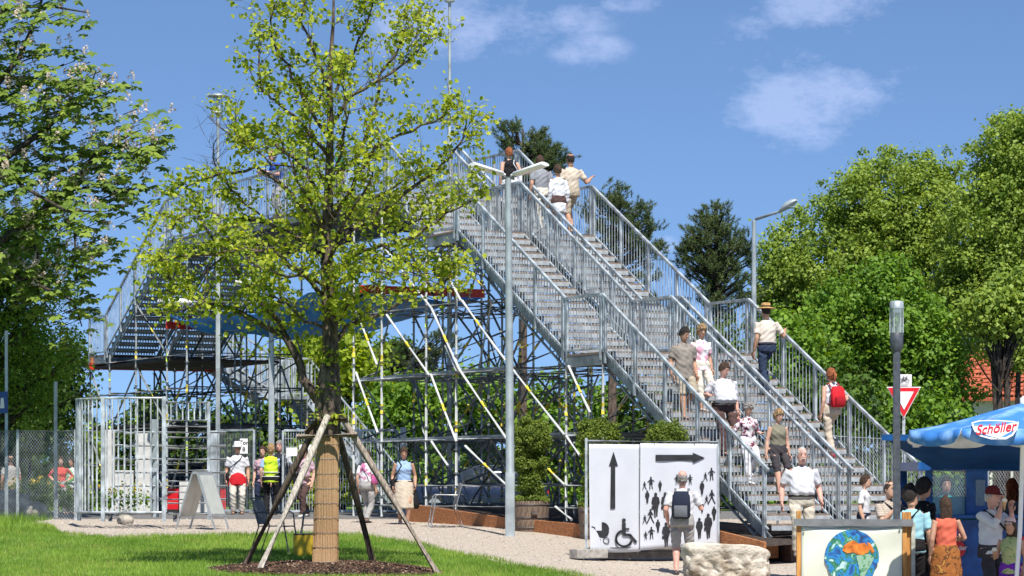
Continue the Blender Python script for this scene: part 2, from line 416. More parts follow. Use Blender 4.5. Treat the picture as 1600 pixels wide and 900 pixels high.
# treads: one mesh for all, shared
def tread_mesh(ribs):
    mb = MB(); w = W1-.09
    mb.mat(1).box((w/2, .14, -.016), (w, .27, .032))
    mb.mat(0).box((w/2, .008, -.074), (w, .012, .084))
    mb.mat(0).box((w/2, .262, -.055), (w, .01, .045))
    if ribs:
        n = 17
        for i in range(n+1): mb.box((.02+i*(w-.04)/n, .016, -.139), (.036, .006, .046))
    return mb.mesh('tread', [tread_front, tread_wood])
TREAD, TREAD_OPEN = tread_mesh(True), tread_mesh(False)
def flight(b0, a0, z0, a1, z1, up=1, skip_ribs=0):
    """one lane of one flight: a stringer pair with its treads as children; z0 at a0 is the lower end"""
    n = max(2, round(abs(z1-z0)/.1685)); mb = MB()
    for bb in (b0+.022, b0+W1-.022):
        p, q = T(bb, a0, z0-.12), T(bb, a1, z1-.12)
        mb.beam(p, q, .02, .16, (0, 0, 1))
        mb.beam(p+Vector((0, 0, -.20)), q+Vector((0, 0, -.20)), .035, .035, (0, 0, 1))
        for i in range(n):
            t = (i+.5)/n; c = p.lerp(q, t)
            mb.beam(c, c+Vector((0, .05, -.2)), .012, .03)
    fl = mb.build('stair_flight', steel_dull_shaded, bridge)
    for i in range(n):
        t = (i+1)/n; a = a0+(a1-a0)*(i/n); z = z0+(z1-z0)*t
        tr = link_mesh('tread', TREAD_OPEN if i < skip_ribs else TREAD, fl)
        if up > 0: tr.location = T(b0+.045, a, z)
        else: tr.location = T(b0+W1-.045, a, z); tr.rotation_euler = (0, 0, math.pi)
    return fl
for b0 in (0.0, W1+GAP):
    flight(b0, 0.0, Z0, A1, Z2, skip_ribs=4); flight(b0, A2, Z2, A3, Z1); flight(b0, A4, Z1, A5, ZD)
    flight(b0, AL2, ZL, AL, ZD, up=-1)
def railing(b, a0, z0, a1, z1, npost=None, h=1.1, m=steel):
    L = abs(a1-a0); d = Vector((0, a1-a0, z1-z0)); up = Vector((0, 0, 1))
    p, q = T(b, a0, z0), T(b, a1, z1)
    mb = MB()
    mb.beam(p+up*h, q+up*h, .055, .05, up); rl = mb.build('railing', m, bridge)
    MB().beam(p+up*.07, q+up*.07, .04, .04, up).build('bottom_rail', m, rl)
    npost = npost or max(2, int(round(L/1.1))+1)
    for i in range(npost):
        t = .02+.96*i/(npost-1); c = p.lerp(q, t)
        mb = MB(); mb.beam(c-up*.16, c+up*(h-.03), .045, .075 if i % 2 == 0 else .06, (0, 1, 0)); mb.build('post', m, rl)
    mb = MB(); n = int(L/.118)
    for i in range(n):
        c = p.lerp(q, (i+.5)/n); mb.beam(c+up*.06, c+up*(h-.02), .0125, .0125, (0, 1, 0))
    tag(mb.build('balusters', m, rl), kind='stuff')
    return rl
for b in (-.03, W1+.005, W1+GAP-.005, WT+.03):
    railing(b, 0.0, Z0, A1, Z2, 6); railing(b, A1+.03, Z2, A2-.03, Z2, 2); railing(b, A2, Z2, A3, Z1, 5)
    railing(b, A3+.03, Z1, A4-.03, Z1, 2); railing(b, A4, Z1, A5, ZD, 3)
for b in (-.03, WT+.03):
    railing(b, A5+.03, ZD, 20.4, ZD); railing(b, 20.43, ZD, 25.2, ZD); railing(b, 25.23, ZD, AL-.03, ZD)
    railing(b, AL, ZD, AL2, ZL, 5); railing(b, AL2+.03, ZL, AL3-.03, ZL, 2)
railing(W1+.1, AL, ZD, AL2, ZL, 5)
# landings and deck
def platform(name, a0, a1, z, b0=-.05, b1=WT+.05, boards=10, under=.22):
    mb = MB()
    for bb in (b0+.03, b1-.03): mb.beam(T(bb, a0, z-.15), T(bb, a1, z-.15), .05, .20, (0, 0, 1))
    for aa in (a0+.03, a1-.03): mb.beam(T(b0+.06, aa, z-.15), T(b1-.06, aa, z-.15), .05, .16, (0, 0, 1))
    o = mb.build(name, steel_dull_shaded, bridge)
    n = boards
    me = MB().box(((b1-b0)/2, .0, 0), (b1-b0, (a1-a0)/n-.012, .045)).mesh('deck_board', tread_wood)
    for i in range(n):
        bd = link_mesh('deck_board', me, o); bd.location = T(b0, a0+(i+.5)*(a1-a0)/n, z-.024)
    return o
platform('landing', A1+.01, A2-.01, Z2, boards=5); platform('landing', A3+.01, A4-.01, Z1, boards=5)
platform('landing', AL2+.01, AL3-.01, ZL, boards=5)
platform('deck', A5+.01, AL-.01, ZD, boards=46)
# standards (uprights), ledgers, braces
def band(mb, c, r, i): mb.mat(i).tube([c, c+Vector((0, 0, .22))], r+.004, 8); mb.mat(0)
def standard(b, a, z0, z1, m, seed):
    rs = random.Random(seed); mb = MB(); mb.tube([T(b, a, z0), T(b, a, z1)], .026, 8)
    mb.tube([T(b, a, z0), T(b, a, z0+.05)], .07, 8)
    z = z0+.5
    while z < z1-.2:
        mb.tube([T(b, a, z), T(b, a, z+.02)], .058, 8); z += .5
    z = z0+rs.uniform(.3, 1.0)
    while z < z1-.5:
        band(mb, T(b, a, z), .026, 1 if rs.random() < .75 else 2); z += rs.uniform(1.1, 1.9)
    return mb.build('standard', [m, yellow_band, lime_band], bridge)
def ledger(p, q, m, w=.05, name='ledger'):
    mb = MB(); mb.tube([p, q], w/2, 8) if name != 'plank' else mb.beam(p, q, .3, .06, (0, 0, 1)); return mb.build(name, m, bridge)
def brace(p, q, m, r=.026, seed=0, sticker=True):
    mb = MB(); mb.tube([p, q], r, 8); d = (q-p)
    if sticker and d.length > 1.2: mb.mat(1).tube([p+d*.5-d.normalized()*.1, p+d*.5+d.normalized()*.1], r+.004, 8)
    return mb.build('brace', [m, yellow_band], bridge)
steel_sunlit = material('sunlit_tube', (.60, .63, .64), rough=.35, metal=.15, var=.1, scale=4)  # whiter copy of the tube steel, sunlight put into the colour
seed = 0
LEV = [1.30, 1.74, 2.72, 4.12, 5.62, 6.9]
cols = [2.6, A1, A2, 9.85, A3, A4, 16.1, 17.64]
rows = [-.02, W1, WT-1.4, WT+.02]
for ri, b in enumerate(rows):
    for a in cols:
        if ri == 0 and a in (2.6,): continue
        top = stair_z(a)-.25; m = steel_sunlit if ri == 0 else steel_dull_shaded  # front row takes the sunlit colour, inner rows the shaded one
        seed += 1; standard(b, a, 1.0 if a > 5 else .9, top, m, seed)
    for i in range(len(cols)-1):
        a0, a1 = cols[i], cols[i+1]
        if a0 == 2.6 and ri == 0: continue
        for z in LEV:
            if z < min(stair_z(a0), stair_z(a1))-.3:
                if ri == 0 and z in (2.72, 4.12): 
                    ledger(T(b, a0, z), T(b, a1, z), steel, .055); ledger(T(b+.2, a0, z+.04), T(b+.2, a1, z+.04), steel_dull_shaded, name='plank')
                else: ledger(T(b, a0, z), T(b, a1, z), steel_bright if (ri == 0 and z > 1.5) else steel_dull_shaded)
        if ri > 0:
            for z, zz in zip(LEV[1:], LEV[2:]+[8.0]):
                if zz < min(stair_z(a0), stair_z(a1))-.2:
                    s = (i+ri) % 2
                    brace(T(b+.03, a0 if s else a1, z), T(b+.03, a1 if s else a0, zz), steel_bright if ri == 1 and (i % 2) else steel_dull_shaded)
for a in cols:
    for z in LEV:
        if z < stair_z(a)-.3:
            ledger(T(0, a, z+.03), T(WT, a, z+.03), steel_dull_shaded)
            if z > 1.5 and z+1.2 < stair_z(a): brace(T(0, a+.03, z) if int(z*10) % 2 else T(WT, a+.03, z), T(WT, a+.03, z+1.2) if int(z*10) % 2 else T(0, a+.03, z+1.2), steel_dull_shaded)
# braces of the front face, their sunlit tone put into the colour, read off the photo
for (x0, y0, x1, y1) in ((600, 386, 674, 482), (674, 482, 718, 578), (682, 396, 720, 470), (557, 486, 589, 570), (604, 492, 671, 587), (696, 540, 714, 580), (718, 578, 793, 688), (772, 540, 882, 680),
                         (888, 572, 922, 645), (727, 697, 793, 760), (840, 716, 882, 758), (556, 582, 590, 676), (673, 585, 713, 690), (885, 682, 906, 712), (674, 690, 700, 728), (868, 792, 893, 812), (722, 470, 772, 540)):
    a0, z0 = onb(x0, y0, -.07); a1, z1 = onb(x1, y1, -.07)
    brace(T(-.07, a0, z0), T(-.07, a1, z1), steel_sunlit, .029)
# crowded inner lattice between the rows
rl_ = random.Random(8)
for b in (.5, 1.0, 2.25, 2.75):
    for i in range(1, len(cols)-1):
        a0, a1 = cols[i], cols[i+1]; n = max(1, round((a1-a0)/1.3))
        for k in range(n):
            u0, u1 = a0+(a1-a0)*k/n, a0+(a1-a0)*(k+1)/n
            for z, zz in ((1.3, 2.7), (2.72, 4.1), (4.15, 5.6), (5.62, 6.9)):
                if zz < min(stair_z(u0), stair_z(u1))-.25 and rl_.random() < .6:
                    s = rl_.random() < .5; brace(T(b, u0 if s else u1, z), T(b+rl_.choice((-.3, 0, .3)), u1 if s else u0, zz), rl_.choice((steel_dull_shaded, steel_dull_shaded, steel_bright)), .021, sticker=rl_.random() < .4)
    for z in LEV[1:]:
        a1 = max([a for a in [5.9+.2*j for j in range(60)] if a < 17.7 and stair_z(a)-.3 > z] or [0]); a0 = min([a for a in [5.9+.2*j for j in range(60)] if stair_z(a)-.3 > z] or [99])
        if a1 > a0+1: ledger(T(b, a0, z+.02), T(b, a1, z+.02), steel_dull_shaded, .045)
# lattice girders under the deck
for b in (.15, WT-.15):
    zt, zb = ZD-.3, ZD-.95
    ledger(T(b, A5+.2, zb), T(b, AL-.1, zb), steel_dull_shaded); ledger(T(b, A5+.2, zt), T(b, AL-.1, zt), steel_dull_shaded)
    n = 16
    for i in range(n):
        a0 = A5+.2+(AL-A5-.3)*i/n; a1 = A5+.2+(AL-A5-.3)*(i+1)/n
        brace(T(b, a0, zt if i % 2 else zb), T(b, a1, zb if i % 2 else zt), steel_dull_shaded, .022, sticker=False)
for i in range(9):
    a = A5+.6+i*1.65; ledger(T(.0, a, ZD-.32), T(WT, a, ZD-.32), steel_dull_shaded)
# left tower
lcols = [28.44, 29.94, 32.4, 34.6, AL3-.1]
lrows = [-.02, W1, WT-1.3, WT+.02]
for ri, b in enumerate(lrows):
    for a in lcols:
        top = stair_z(a)-.22; seed += 1
        standard(b, a, .98, top, steel_bright if ri == 0 and a < 36 else steel_dull_shaded, seed)
    for i in range(len(lcols)-1):
        a0, a1 = lcols[i], lcols[i+1]; lim = min(stair_z(a0), stair_z(a1))-.2
        for z in (1.4, 2.3, 3.3, 4.3, 5.2, 6.4):
            if z < lim: ledger(T(b, a0, z), T(b, a1, z), steel_dull_shaded)
        for z in (1.4, 3.3, 5.2):
            if z+1.6 < lim+.6:
                s = (i+ri) % 2; brace(T(b+.03, a0 if s else a1, z), T(b+.03, a1 if s else a0, min(lim, z+1.7)), steel_bright if ri == 0 and i % 2 == 0 else steel_dull_shaded)
for a in lcols:
    for z in (1.4, 2.3, 3.3, 4.3, 5.2, 6.4):
        if z < stair_z(a)-.3:
            ledger(T(0, a, z+.04), T(WT, a, z+.04), steel_dull_shaded)
            if z in (1.4, 3.3): brace(T(0, a+.03, z), T(WT, a+.03, z+1.8), steel_dull_shaded)
# wide decks of boards low in the left tower
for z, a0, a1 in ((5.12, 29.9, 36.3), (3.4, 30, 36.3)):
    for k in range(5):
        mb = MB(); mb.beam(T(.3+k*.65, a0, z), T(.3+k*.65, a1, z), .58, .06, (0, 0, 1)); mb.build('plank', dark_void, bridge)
for (a, z, b0, b1) in ((29.8, 5.94, -.1, 3.75), (17.6, 6.15, .1, 3.3), (36.0, 5.08, -.15, 3.9)):
    mb = MB(); mb.box(((b0+b1)/2, a, z), (b1-b0, .10, .03)); mb.box(((b0+b1)/2, a, z+.16), (b1-b0, .10, .03)); mb.box(((b0+b1)/2, a, z+.08), (b1-b0, .025, .14)); mb.build('red_beam', red_paint, bridge)
mb = MB(); mb.beam(T(-.12, 36.0, 5.3), T(3.6, 36.0, 5.3), .09, .2, (0, 0, 1)); mb.build('timber_beam', plank_orange, bridge)
# the far stair branching off to the right of the left tower
def cross_rail(a, b0, z0, b1, z1):
    up = Vector((0, 0, 1)); p, q = T(b0, a, z0), T(b1, a, z1)
    rl = MB().beam(p+up*1.1, q+up*1.1, .055, .05, up).build('railing', steel, bridge); MB().beam(p+up*.07, q+up*.07, .04, .04, up).build('bottom_rail', steel, rl)
    for i in range(5): c = p.lerp(q, .02+.96*i/4); MB().beam(c-up*.1, c+up*1.08, .06, .05, (1, 0, 0)).build('post', steel, rl)
    mb = MB(); n = int(abs(b1-b0)/.118)
    for i in range(n): c = p.lerp(q, (i+.5)/n); mb.beam(c+up*.06, c+up*1.08, .017, .017, (1, 0, 0))
    tag(mb.build('balusters', steel, rl), kind='stuff')
for (b0, z0, b1, z1) in ((WT+.1, ZL, 5.2, ZL-1.1), (5.23, ZL-1.1, 6.2, ZL-1.1), (6.23, ZL-1.1, 9.2, 1.05)):
    for a in (AL2+.02, AL3-.02): cross_rail(a, b0, z0, b1, z1)
    if z0 != z1:
        n = max(2, round((z0-z1)/.17)); mb = MB()
        for a in (AL2+.06, AL3-.06): mb.beam(T(b0, a, z0-.14), T(b1, a, z1-.14), .02, .2, (0, 0, 1))
        fl = mb.build('stair_flight', steel, bridge)
        for i in range(n):
            tr = link_mesh('tread', TREAD, fl); tr.location = T(b0+(b1-b0)*(i+1)/n, AL2+.05, z0-(z0-z1)*i/n); tr.rotation_euler = (0, 0, math.pi/2)
    else:
        mb = MB(); mb.box(((b0+b1)/2, (AL2+AL3)/2, z0-.05), (b1-b0+.05, AL3-AL2, .09)); mb.build('landing', steel_dull_shaded, bridge)
for b in (5.25, 6.15, 8.5):
    for a in (AL2, AL3): seed += 1; standard(b, a, .98, ZL-1.2 if b < 7 else 2.5, steel_dull_shaded, seed)
# blue tarpaulin slung under the deck
tarp_mat = material('blue_tarpaulin', (.012, .22, .62), rough=.55, var=.25, scale=1.5, bump=.5, bscale=5, spec=.5)
mb = MB(); mb.smooth = True; NA, NB = 40, 16
for i in range(NA+1):
    for j in range(NB+1):
        t = i/NA; u = j/NB; a = 17.7+t*12.0; b = -.12+u*3.6
        z = 6.05+.12*abs(2*u-1)**3-.42*math.sin(math.pi*t)*(.55+.45*math.sin(math.pi*u))-.13*t+.06*math.sin(a*2.6+2*u)+.05*math.sin(a*1.3-b*2)+.18*(abs(2*u-1)**6)
        mb.v.append((b, a, z))
for i in range(NA):
    for j in range(NB):
        k = i*(NB+1)+j; mb.face((k, k+1, k+NB+2, k+NB+1))
tp = mb.build('tarpaulin', tarp_mat); tp.location = (SX, SY, 0); tp.rotation_euler = (0, 0, TH)
md = tp.modifiers.new('thick', 'SOLIDIFY'); md.thickness = .01
tag(tp, 'blue tarpaulin slung beneath the bridge deck between two red beams', 'tarpaulin')
# raised bed with orange boards along the foot of the scaffold
bed_px = [(640, 804), (793, 827), (903, 837), (1125, 850), (1195, 868)]
bp = []
for (x, y) in bed_px:
    a, z = onb(x, y, -.62); bp.append(SF(a, -.62, z))
edging = empty('timber_edging', bp[0], 0, 'low orange-brown timber boards edging the bed below the scaffold', 'edging')
for i in range(len(bp)-1):
    p, q = bp[i], bp[i+1]; n = max(1, round((q-p).length/2.2))
    for k in range(n):
        u, v = p.lerp(q, k/n), p.lerp(q, (k+1)/n); g = (v-u).normalized()*.006
        mb = MB(); mb.beam(u+g-bp[0]+Vector((0, 0, .03)), v-g-bp[0]+Vector((0, 0, .03)), .05, .40, (0, 0, 1)); mb.build('board', plank_orange, edging, bevel=.006)
mb = MB(); mb.smooth = True
for i, p in enumerate(bp):
    for k in range(6):
        c = p+Vector((CT, ST, 0))*(.03+k*.85); mb.v.append((c.x, c.y, p.z+.17+.03*math.sin(i*3+k*2)))
for i in range(len(bp)-1):
    for k in range(5): a = i*6+k; mb.face((a, a+1, a+7, a+6))
o = mb.build('planting_bed', soil); o['kind'] = 'structure'
# foundation blocks of the stair foot
mb = MB(); mb.box((0, 0, .12), (1.5, .35, .36), TH); fb = mb.build('foundation_block', material('brown_block', (.13, .075, .06), rough=.9, var=.3, bump=.2), None, SF(-.35, .85, .48), bevel=.01)
tag(fb, 'dark brown timber block under the foot of the left stair lane', 'block')
mb = MB(); mb.box((0, 0, .12), (.55, .32, .30), TH); fb = mb.build('foundation_block', plank_orange, None, SF(-.1, -.25, .52), bevel=.01)
tag(fb, 'short orange timber block beside the lowest stair post', 'block')
mb = MB(); mb.box((0, 0, .1), (2.6, .5, .34), TH); fb = mb.build('foundation_block', material('grey_block', (.24, .23, .22), rough=.9, var=.2), None, SF(-.2, 2.4, .52), bevel=.01)
tag(fb, 'grey concrete block under the foot of the right stair lane', 'block')
# ------------------------------------------------------------------ trees
def leaf_mesh(name, C, Nrm, U, size, lv, mat, shape='heart'):
    """C centres, Nrm normals, U leaf directions (n,3 arrays); one small folded leaf at each"""
    n = len(C); Nrm = Nrm/np.linalg.norm(Nrm, axis=1)[:, None]
    U = U-Nrm*(U*Nrm).sum(1)[:, None]; U /= (np.linalg.norm(U, axis=1)[:, None]+1e-9); S = np.cross(Nrm, U)
    if shape == 'heart': prof = [(0, 0, 0), (.42, .30, .10), (.30, .72, .06), (0, 1.0, -.06), (-.30, .72, .06), (-.42, .30, .10)]; faces = [(0, 1, 2, 3), (0, 3, 4, 5)]
    elif shape == 'oval': prof = [(0, 0, 0), (.30, .5, .06), (0, 1, -.04), (-.30, .5, .06)]; faces = [(0, 1, 2, 3)]
    elif shape == 'quad': prof = [(-.42, 0, 0), (.42, .1, .05), (.36, .95, -.05), (-.36, .85, .05)]; faces = [(0, 1, 2, 3)]
    else: prof = [(-.07, 0, 0), (.07, 0, 0), (0, 1, 0)]; faces = [(0, 1, 2)]
    k = len(prof); V = np.empty((n, k, 3))
    for i, (a, b, c) in enumerate(prof): V[:, i] = C+(S*a+U*b+Nrm*c)*size[:, None]
    me = bpy.data.meshes.new(name); fl = len(faces[0]); nf = len(faces)
    me.vertices.add(n*k); me.vertices.foreach_set('co', V.reshape(-1))
    idx = (np.arange(n)[:, None, None]*k+np.array(faces)[None]).reshape(-1)
    me.loops.add(len(idx)); me.loops.foreach_set('vertex_index', idx.astype(np.int32))
    me.polygons.add(n*nf); me.polygons.foreach_set('loop_start', (np.arange(n*nf)*fl).astype(np.int32))
    try: me.polygons.foreach_set('loop_total', np.full(n*nf, fl, np.int32))
    except Exception: pass
    me.update(calc_edges=True)
    at = me.attributes.new('lv', 'FLOAT', 'FACE'); at.data.foreach_set('value', np.repeat(np.clip(lv, 0, 1), nf).astype(np.float32))
    me.materials.append(mat); return me
def bez(p, q, bow, n=8):
    m = p.lerp(q, .5)+bow; return [p*(1-t)**2+m*(2*t*(1-t))+q*t*t for t in [i/n for i in range(n+1)]]
lime_leaf = leaf_material('lime_leaf', (.11, .20, .02), (.56, .61, .075), trans=.5)
lush_leaf = leaf_material('lush_leaf', (.06, .15, .016), (.27, .43, .055), trans=.4)
mid_leaf = leaf_material('mid_leaf', (.10, .18, .025), (.39, .50, .09), trans=.4)
bright_leaf = leaf_material('bright_leaf', (.16, .25, .025), (.48, .58, .06), trans=.45)
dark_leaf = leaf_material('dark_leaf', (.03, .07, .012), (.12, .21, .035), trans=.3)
chest_leaf = leaf_material('chestnut_leaf', (.06, .13, .02), (.32, .42, .075), trans=.4)
needle_mat = leaf_material('pine_needle', (.03, .065, .022), (.17, .21, .07), trans=.15)
blossom_mat = leaf_material('chestnut_blossom', (.46, .35, .28), (.68, .58, .48), trans=.3)
box_leaf = leaf_material('box_leaf', (.05, .095, .012), (.25, .32, .05), trans=.3)

def clump_crown(rs, clumps, per, size, mat, name, parent, spread=1.0, shape='quad', droop=.0, shell=.3, jit=.28, off=Vector((0, 0, 0))):
    """leaves through the volume of many clumps (centre, radius)"""
    C = []; Nn = []; lv = []; sz = []
    for (c, r) in clumps:
        k = max(8, int(per*1.15*(r/.7)**1.6*rs.uniform(.8, 1.2)))
        d = rs.normal(size=(k, 3)); d /= np.linalg.norm(d, axis=1)[:, None]
        rad = r*(shell+(1-shell)*rs.rand(k)**.6)*np.exp(rs.normal(0, jit, k))
        p = np.array(c)+d*rad[:, None]*np.array((1, 1, .8)); C.append(p)
        nn = d*.8+rs.normal(size=(k, 3))*.55+np.array((0, -.1, .45)); Nn.append(nn)
        lv.append(.45+rs.normal(0, .16, k)+rs.normal(0, .12)); sz.append(size*rs.uniform(.65, 1.3, k))
    C = np.concatenate(C); Nn = np.concatenate(Nn); n = len(C)
    U = rs.normal(size=(n, 3))+np.array((0, 0, -droop))
    return link_mesh(name, leaf_mesh(name, C, Nn, U, np.concatenate(sz), np.concatenate(lv), mat, shape), parent)
def leafy_tree(name, label, base, D, crown_px, nclump, r, per, size, mat, trunk_r, seed, bark_m=bark_dark, group=None, shape='quad', depth=None, top=None, cat='tree', stems=1):
    """crown_px: list of (px, py, rx, ry) ellipses in the photo at distance D filled with leaf clumps"""
    rs = np.random.RandomState(seed); s = D/F
    t = empty(name, base, 0, label, cat, group)
    area = sum(e[2]*e[3] for e in crown_px); clumps = []
    for (cx, cy, rx, ry) in crown_px:
        c = P(cx, cy, D); k = int(nclump*rx*ry/area)
        for _ in range(k):
            d = rs.normal(size=3); d /= np.linalg.norm(d); out = rs.rand() < .3; q = rs.uniform(.9, 1.16) if out else (.2+.75*rs.rand()**.45)
            dep = (depth or min(rx, ry)*s*.9)
            p = Vector((c.x+d[0]*q*rx*s, c.y+d[1]*q*dep, c.z+d[2]*q*ry*s))
            if p.z < gz(p.x, p.y)+.2: continue
            clumps.append((p-base, r*(rs.uniform(.3, .6) if out else rs.uniform(.55, 1.3))))
    cz = sum(c[0].z for c in clumps)/len(clumps); hz = max(c[0].z for c in clumps)
    mb = MB()
    for st in range(stems):
        off = Vector((rs.uniform(-.4, .4), rs.uniform(-.3, .3), 0))*(0 if stems == 1 else 1)
        mb.tube([off+Vector((0, 0, -.1)), off+Vector((.05, 0, cz*.35)), off*1.5+Vector((-.05, 0, cz*.8)), off*1.8+Vector((0, 0, hz*.85))], [trunk_r*1.25, trunk_r, trunk_r*.7, trunk_r*.12], 10)
    mb.build('trunk', bark_m, t)
    mb = MB()
    for (c, rr) in clumps[::2 if len(clumps) < 200 else 7]:
        z0 = max(.3, min(c.z*.8, hz*.82))*rs.uniform(.75, .98); p0 = Vector((0, 0, z0))
        mb.tube(bez(p0, c, Vector((0, 0, -.15*(c-p0).length)), 4), [trunk_r*.35, trunk_r*.26, trunk_r*.2, trunk_r*.12, .012], 5, caps=False)
    tag(mb.build('branches', bark_m, t), kind='stuff')
    tag(clump_crown(rs, clumps, per, size, mat, 'crown', t, shape=shape), kind='stuff')
    return t

# --- the staked lime tree in the foreground
def front_tree():
    D0 = TREE.y; s = D0/F; rs = np.random.RandomState(11); rd = random.Random(21)
    t = empty('lime_tree', TREE, 0, 'young lime tree with yellow-green leaves and a reed-wrapped trunk on the mulch bed', 'tree')
    L = lambda px, py, dy=0.0: P(px, py, D0+dy)*1.0-TREE-Vector((0, 0, 0))
    # P at another distance would shift the pixel; keep the width and height of D0 and move only in depth
    L = lambda px, py, dy=0.0: P(512+(px-512)*.90, py, D0)+Vector((0, dy*.9, 0))-TREE
    mb = MB()
    trunk = [L(508, 884), L(509, 800), L(511, 720), L(512, 680), L(513, 650), L(514, 610), L(517, 560), L(515, 500), L(512, 430), L(510, 350), L(514, 270), L(518, 190), L(516, 110), L(520, 40), L(524, -30)]
    rads = [.17, .155, .15, .155, .20, .185, .125, .11, .095, .08, .062, .048, .036, .024, .012]
    pts = [p+Vector((rd.uniform(-.012, .012), rd.uniform(-.02, .02), 0)) for p in trunk]
    mb.tube(pts, rads, 14)
    limbs = []   # (points, radii)
    def limb(pp, r0, r1=.012, sub=3):
        q = [L(*p) for p in pp]; fine = []
        for i in range(len(q)-1):
            for k in range(sub):
                u = k/sub; c = q[i].lerp(q[i+1], u); c += Vector((rd.uniform(-.03, .03), rd.uniform(-.04, .04), rd.uniform(-.03, .03)))*(1 if (i or k) else 0); fine.append(c)
        fine.append(q[-1]); n = len(fine)
        rr = [r0+(r1-r0)*(i/(n-1))**.8 for i in range(n)]
        mb.tube(fine, rr, 7, caps=False); limbs.append(fine)
    limb([(505, 640), (470, 590), (442, 530), (395, 505), (340, 480), (290, 470, .3), (255, 482, .4)], .085)
    limb([(442, 530), (405, 480, -.2), (368, 440, -.5), (330, 390, -.7), (300, 350, -.9)], .05)
    limb([(520, 545), (545, 505, .1), (580, 495, .3), (640, 470, .5), (700, 440, .6)], .04)
    limb([(512, 470), (470, 430, -.3), (420, 395, -.6), (350, 400, -.9), (285, 410, -1.0), (235, 415, -1.0)], .045)
    limb([(512, 440), (560, 400, -.3), (610, 390, -.8), (665, 380, -1.0), (720, 345, -1.2)], .045)
    limb([(511, 410), (460, 370, .4), (400, 340, .8), (330, 330, 1.1), (262, 320, 1.0), (232, 345, 1.0)], .045)
    limb([(511, 400), (560, 350, .5), (620, 310, .8), (680, 270, .9), (735, 225, .8), (748, 195, .8)], .048)
    limb([(510, 370), (450, 300, -.2), (390, 265, -.3), (335, 275, -.4), (275, 295, -.4)], .04)
    limb([(510, 350), (555, 300, -.5), (600, 240, -.8), (660, 215, -1.0), (715, 195, -1.0)], .042)
    limb([(512, 320), (470, 260, .3), (440, 235, .5), (390, 205, .6), (355, 215, .5), (350, 195, .5)], .038)
    limb([(513, 290), (560, 240, .4), (590, 180, .6), (600, 110, .6), (640, 60, .5), (648, 42, .5)], .038)
    limb([(515, 250), (470, 200, -.4), (430, 165, -.6), (405, 150, -.7), (400, 95, -.7)], .032)
    limb([(516, 220), (470, 150, .2), (440, 100, .3), (410, 60, .2), (415, 15, .2)], .03)
    limb([(517, 200), (560, 150, -.3), (610, 130, -.6), (660, 100, -.6), (688, 72, -.6)], .03)
    limb([(517, 160), (545, 90, .3), (570, 40, .4), (590, -10, .3)], .026)
    limb([(517, 150), (490, 90, -.3), (470, 40, -.3), (480, -20, -.3)], .026)
    limb([(511, 385), (500, 340, -1.0), (470, 300, -1.6), (450, 250, -1.8)], .03)
    limb([(512, 415), (540, 370, -1.1), (575, 330, -1.6), (600, 290, -1.8)], .03)
    limb([(512, 400), (490, 360, 1.0), (470, 330, 1.5), (440, 300, 1.8)], .03)
    limb([(512, 380), (545, 330, 1.1), (580, 300, 1.6), (640, 260, 1.8)], .03)
    limb([(512, 450), (480, 440, -1.0), (440, 440, -1.5), (400, 425, -1.6)], .03)
    limb([(513, 470), (550, 440, -.9), (590, 430, -1.3), (640, 440, -1.5)], .028)
    limb([(514, 520), (480, 505, -.5), (450, 480, -.8), (425, 470, -1.0)], .024)
    limb([(515, 540), (540, 500, -.6), (565, 470, -.9), (600, 460, -1.1)], .02)
    limb([(512, 300), (540, 250, -.7), (550, 200, -1.0), (545, 150, -.9)], .026)
    limb([(512, 300), (480, 240, .9), (475, 180, 1.0), (500, 110, .8)], .024)
    limb([(560, 350, .5), (620, 345, 1.0), (690, 330, 1.2), (765, 300, 1.2)], .02)
    limb([(610, 390, -.8), (660, 420, -.7), (700, 455, -.6), (722, 440, -.6)], .016)
    limb([(400, 340, .8), (350, 300, .5), (320, 270, .4), (312, 250, .3)], .018)
    limb([(350, 400, -.9), (300, 440, -.8), (262, 465, -.7), (245, 440, -.7)], .016)
    limb([(470, 260, .3), (420, 260, -.4), (370, 230, -.6), (345, 215, -.6)], .014)
    wood = mb.build('trunk', bark, t)
    # twigs and leaves
    tw = MB(); C = []; U = []
    def twig(p, d, ln, depth):
        n = 5; pts = [p]; dd = d.copy()
        for i in range(n):
            dd = (dd+Vector((rd.gauss(0, .22), rd.gauss(0, .22), rd.gauss(.06, .18)))).normalized(); pts.append(pts[-1]+dd*ln/n)
        tw.tube(pts, [.004*depth+.0015]+[.003*depth*(1-i/n)+.0012 for i in range(1, n+1)], 4, caps=False)
        for i in range(1, n+1):
            if depth > 1 and i > 1 and rd.random() < .75: 
                sd = (dd+Vector((rd.gauss(0, .8), rd.gauss(0, .8), rd.gauss(.1, .6)))).normalized(); twig(pts[i], sd, ln*rd.uniform(.4, .7), depth-1)
            if depth == 1 or i > 2:
                for _ in range(rd.choice((1, 2, 2, 2))):
                    c = pts[i]+Vector((rd.gauss(0, .06), rd.gauss(0, .06), rd.gauss(0, .055)))
                    C.append(c); U.append(Vector((rd.gauss(0, .6), rd.gauss(0, .6), -.55)))
    for li, fine in enumerate(limbs):
        n = len(fine)
        for i in range(int(n*.22), n):
            d = (fine[min(i+1, n-1)]-fine[i-1]).normalized()
            for _ in range(2):
                if rd.random() < .88:
                    sd = (d*.6+Vector((rd.gauss(0, .7), rd.gauss(0, .7), rd.gauss(.25, .55)))).normalized(); twig(fine[i], sd, rd.choice((.2, .3, .4, .6))*rd.uniform(.8, 1.15), 2)
        twig(fine[-1], d, .45, 2); twig(fine[-1], (d+Vector((rd.gauss(0, .5), rd.gauss(0, .5), .3))).normalized(), .4, 2)
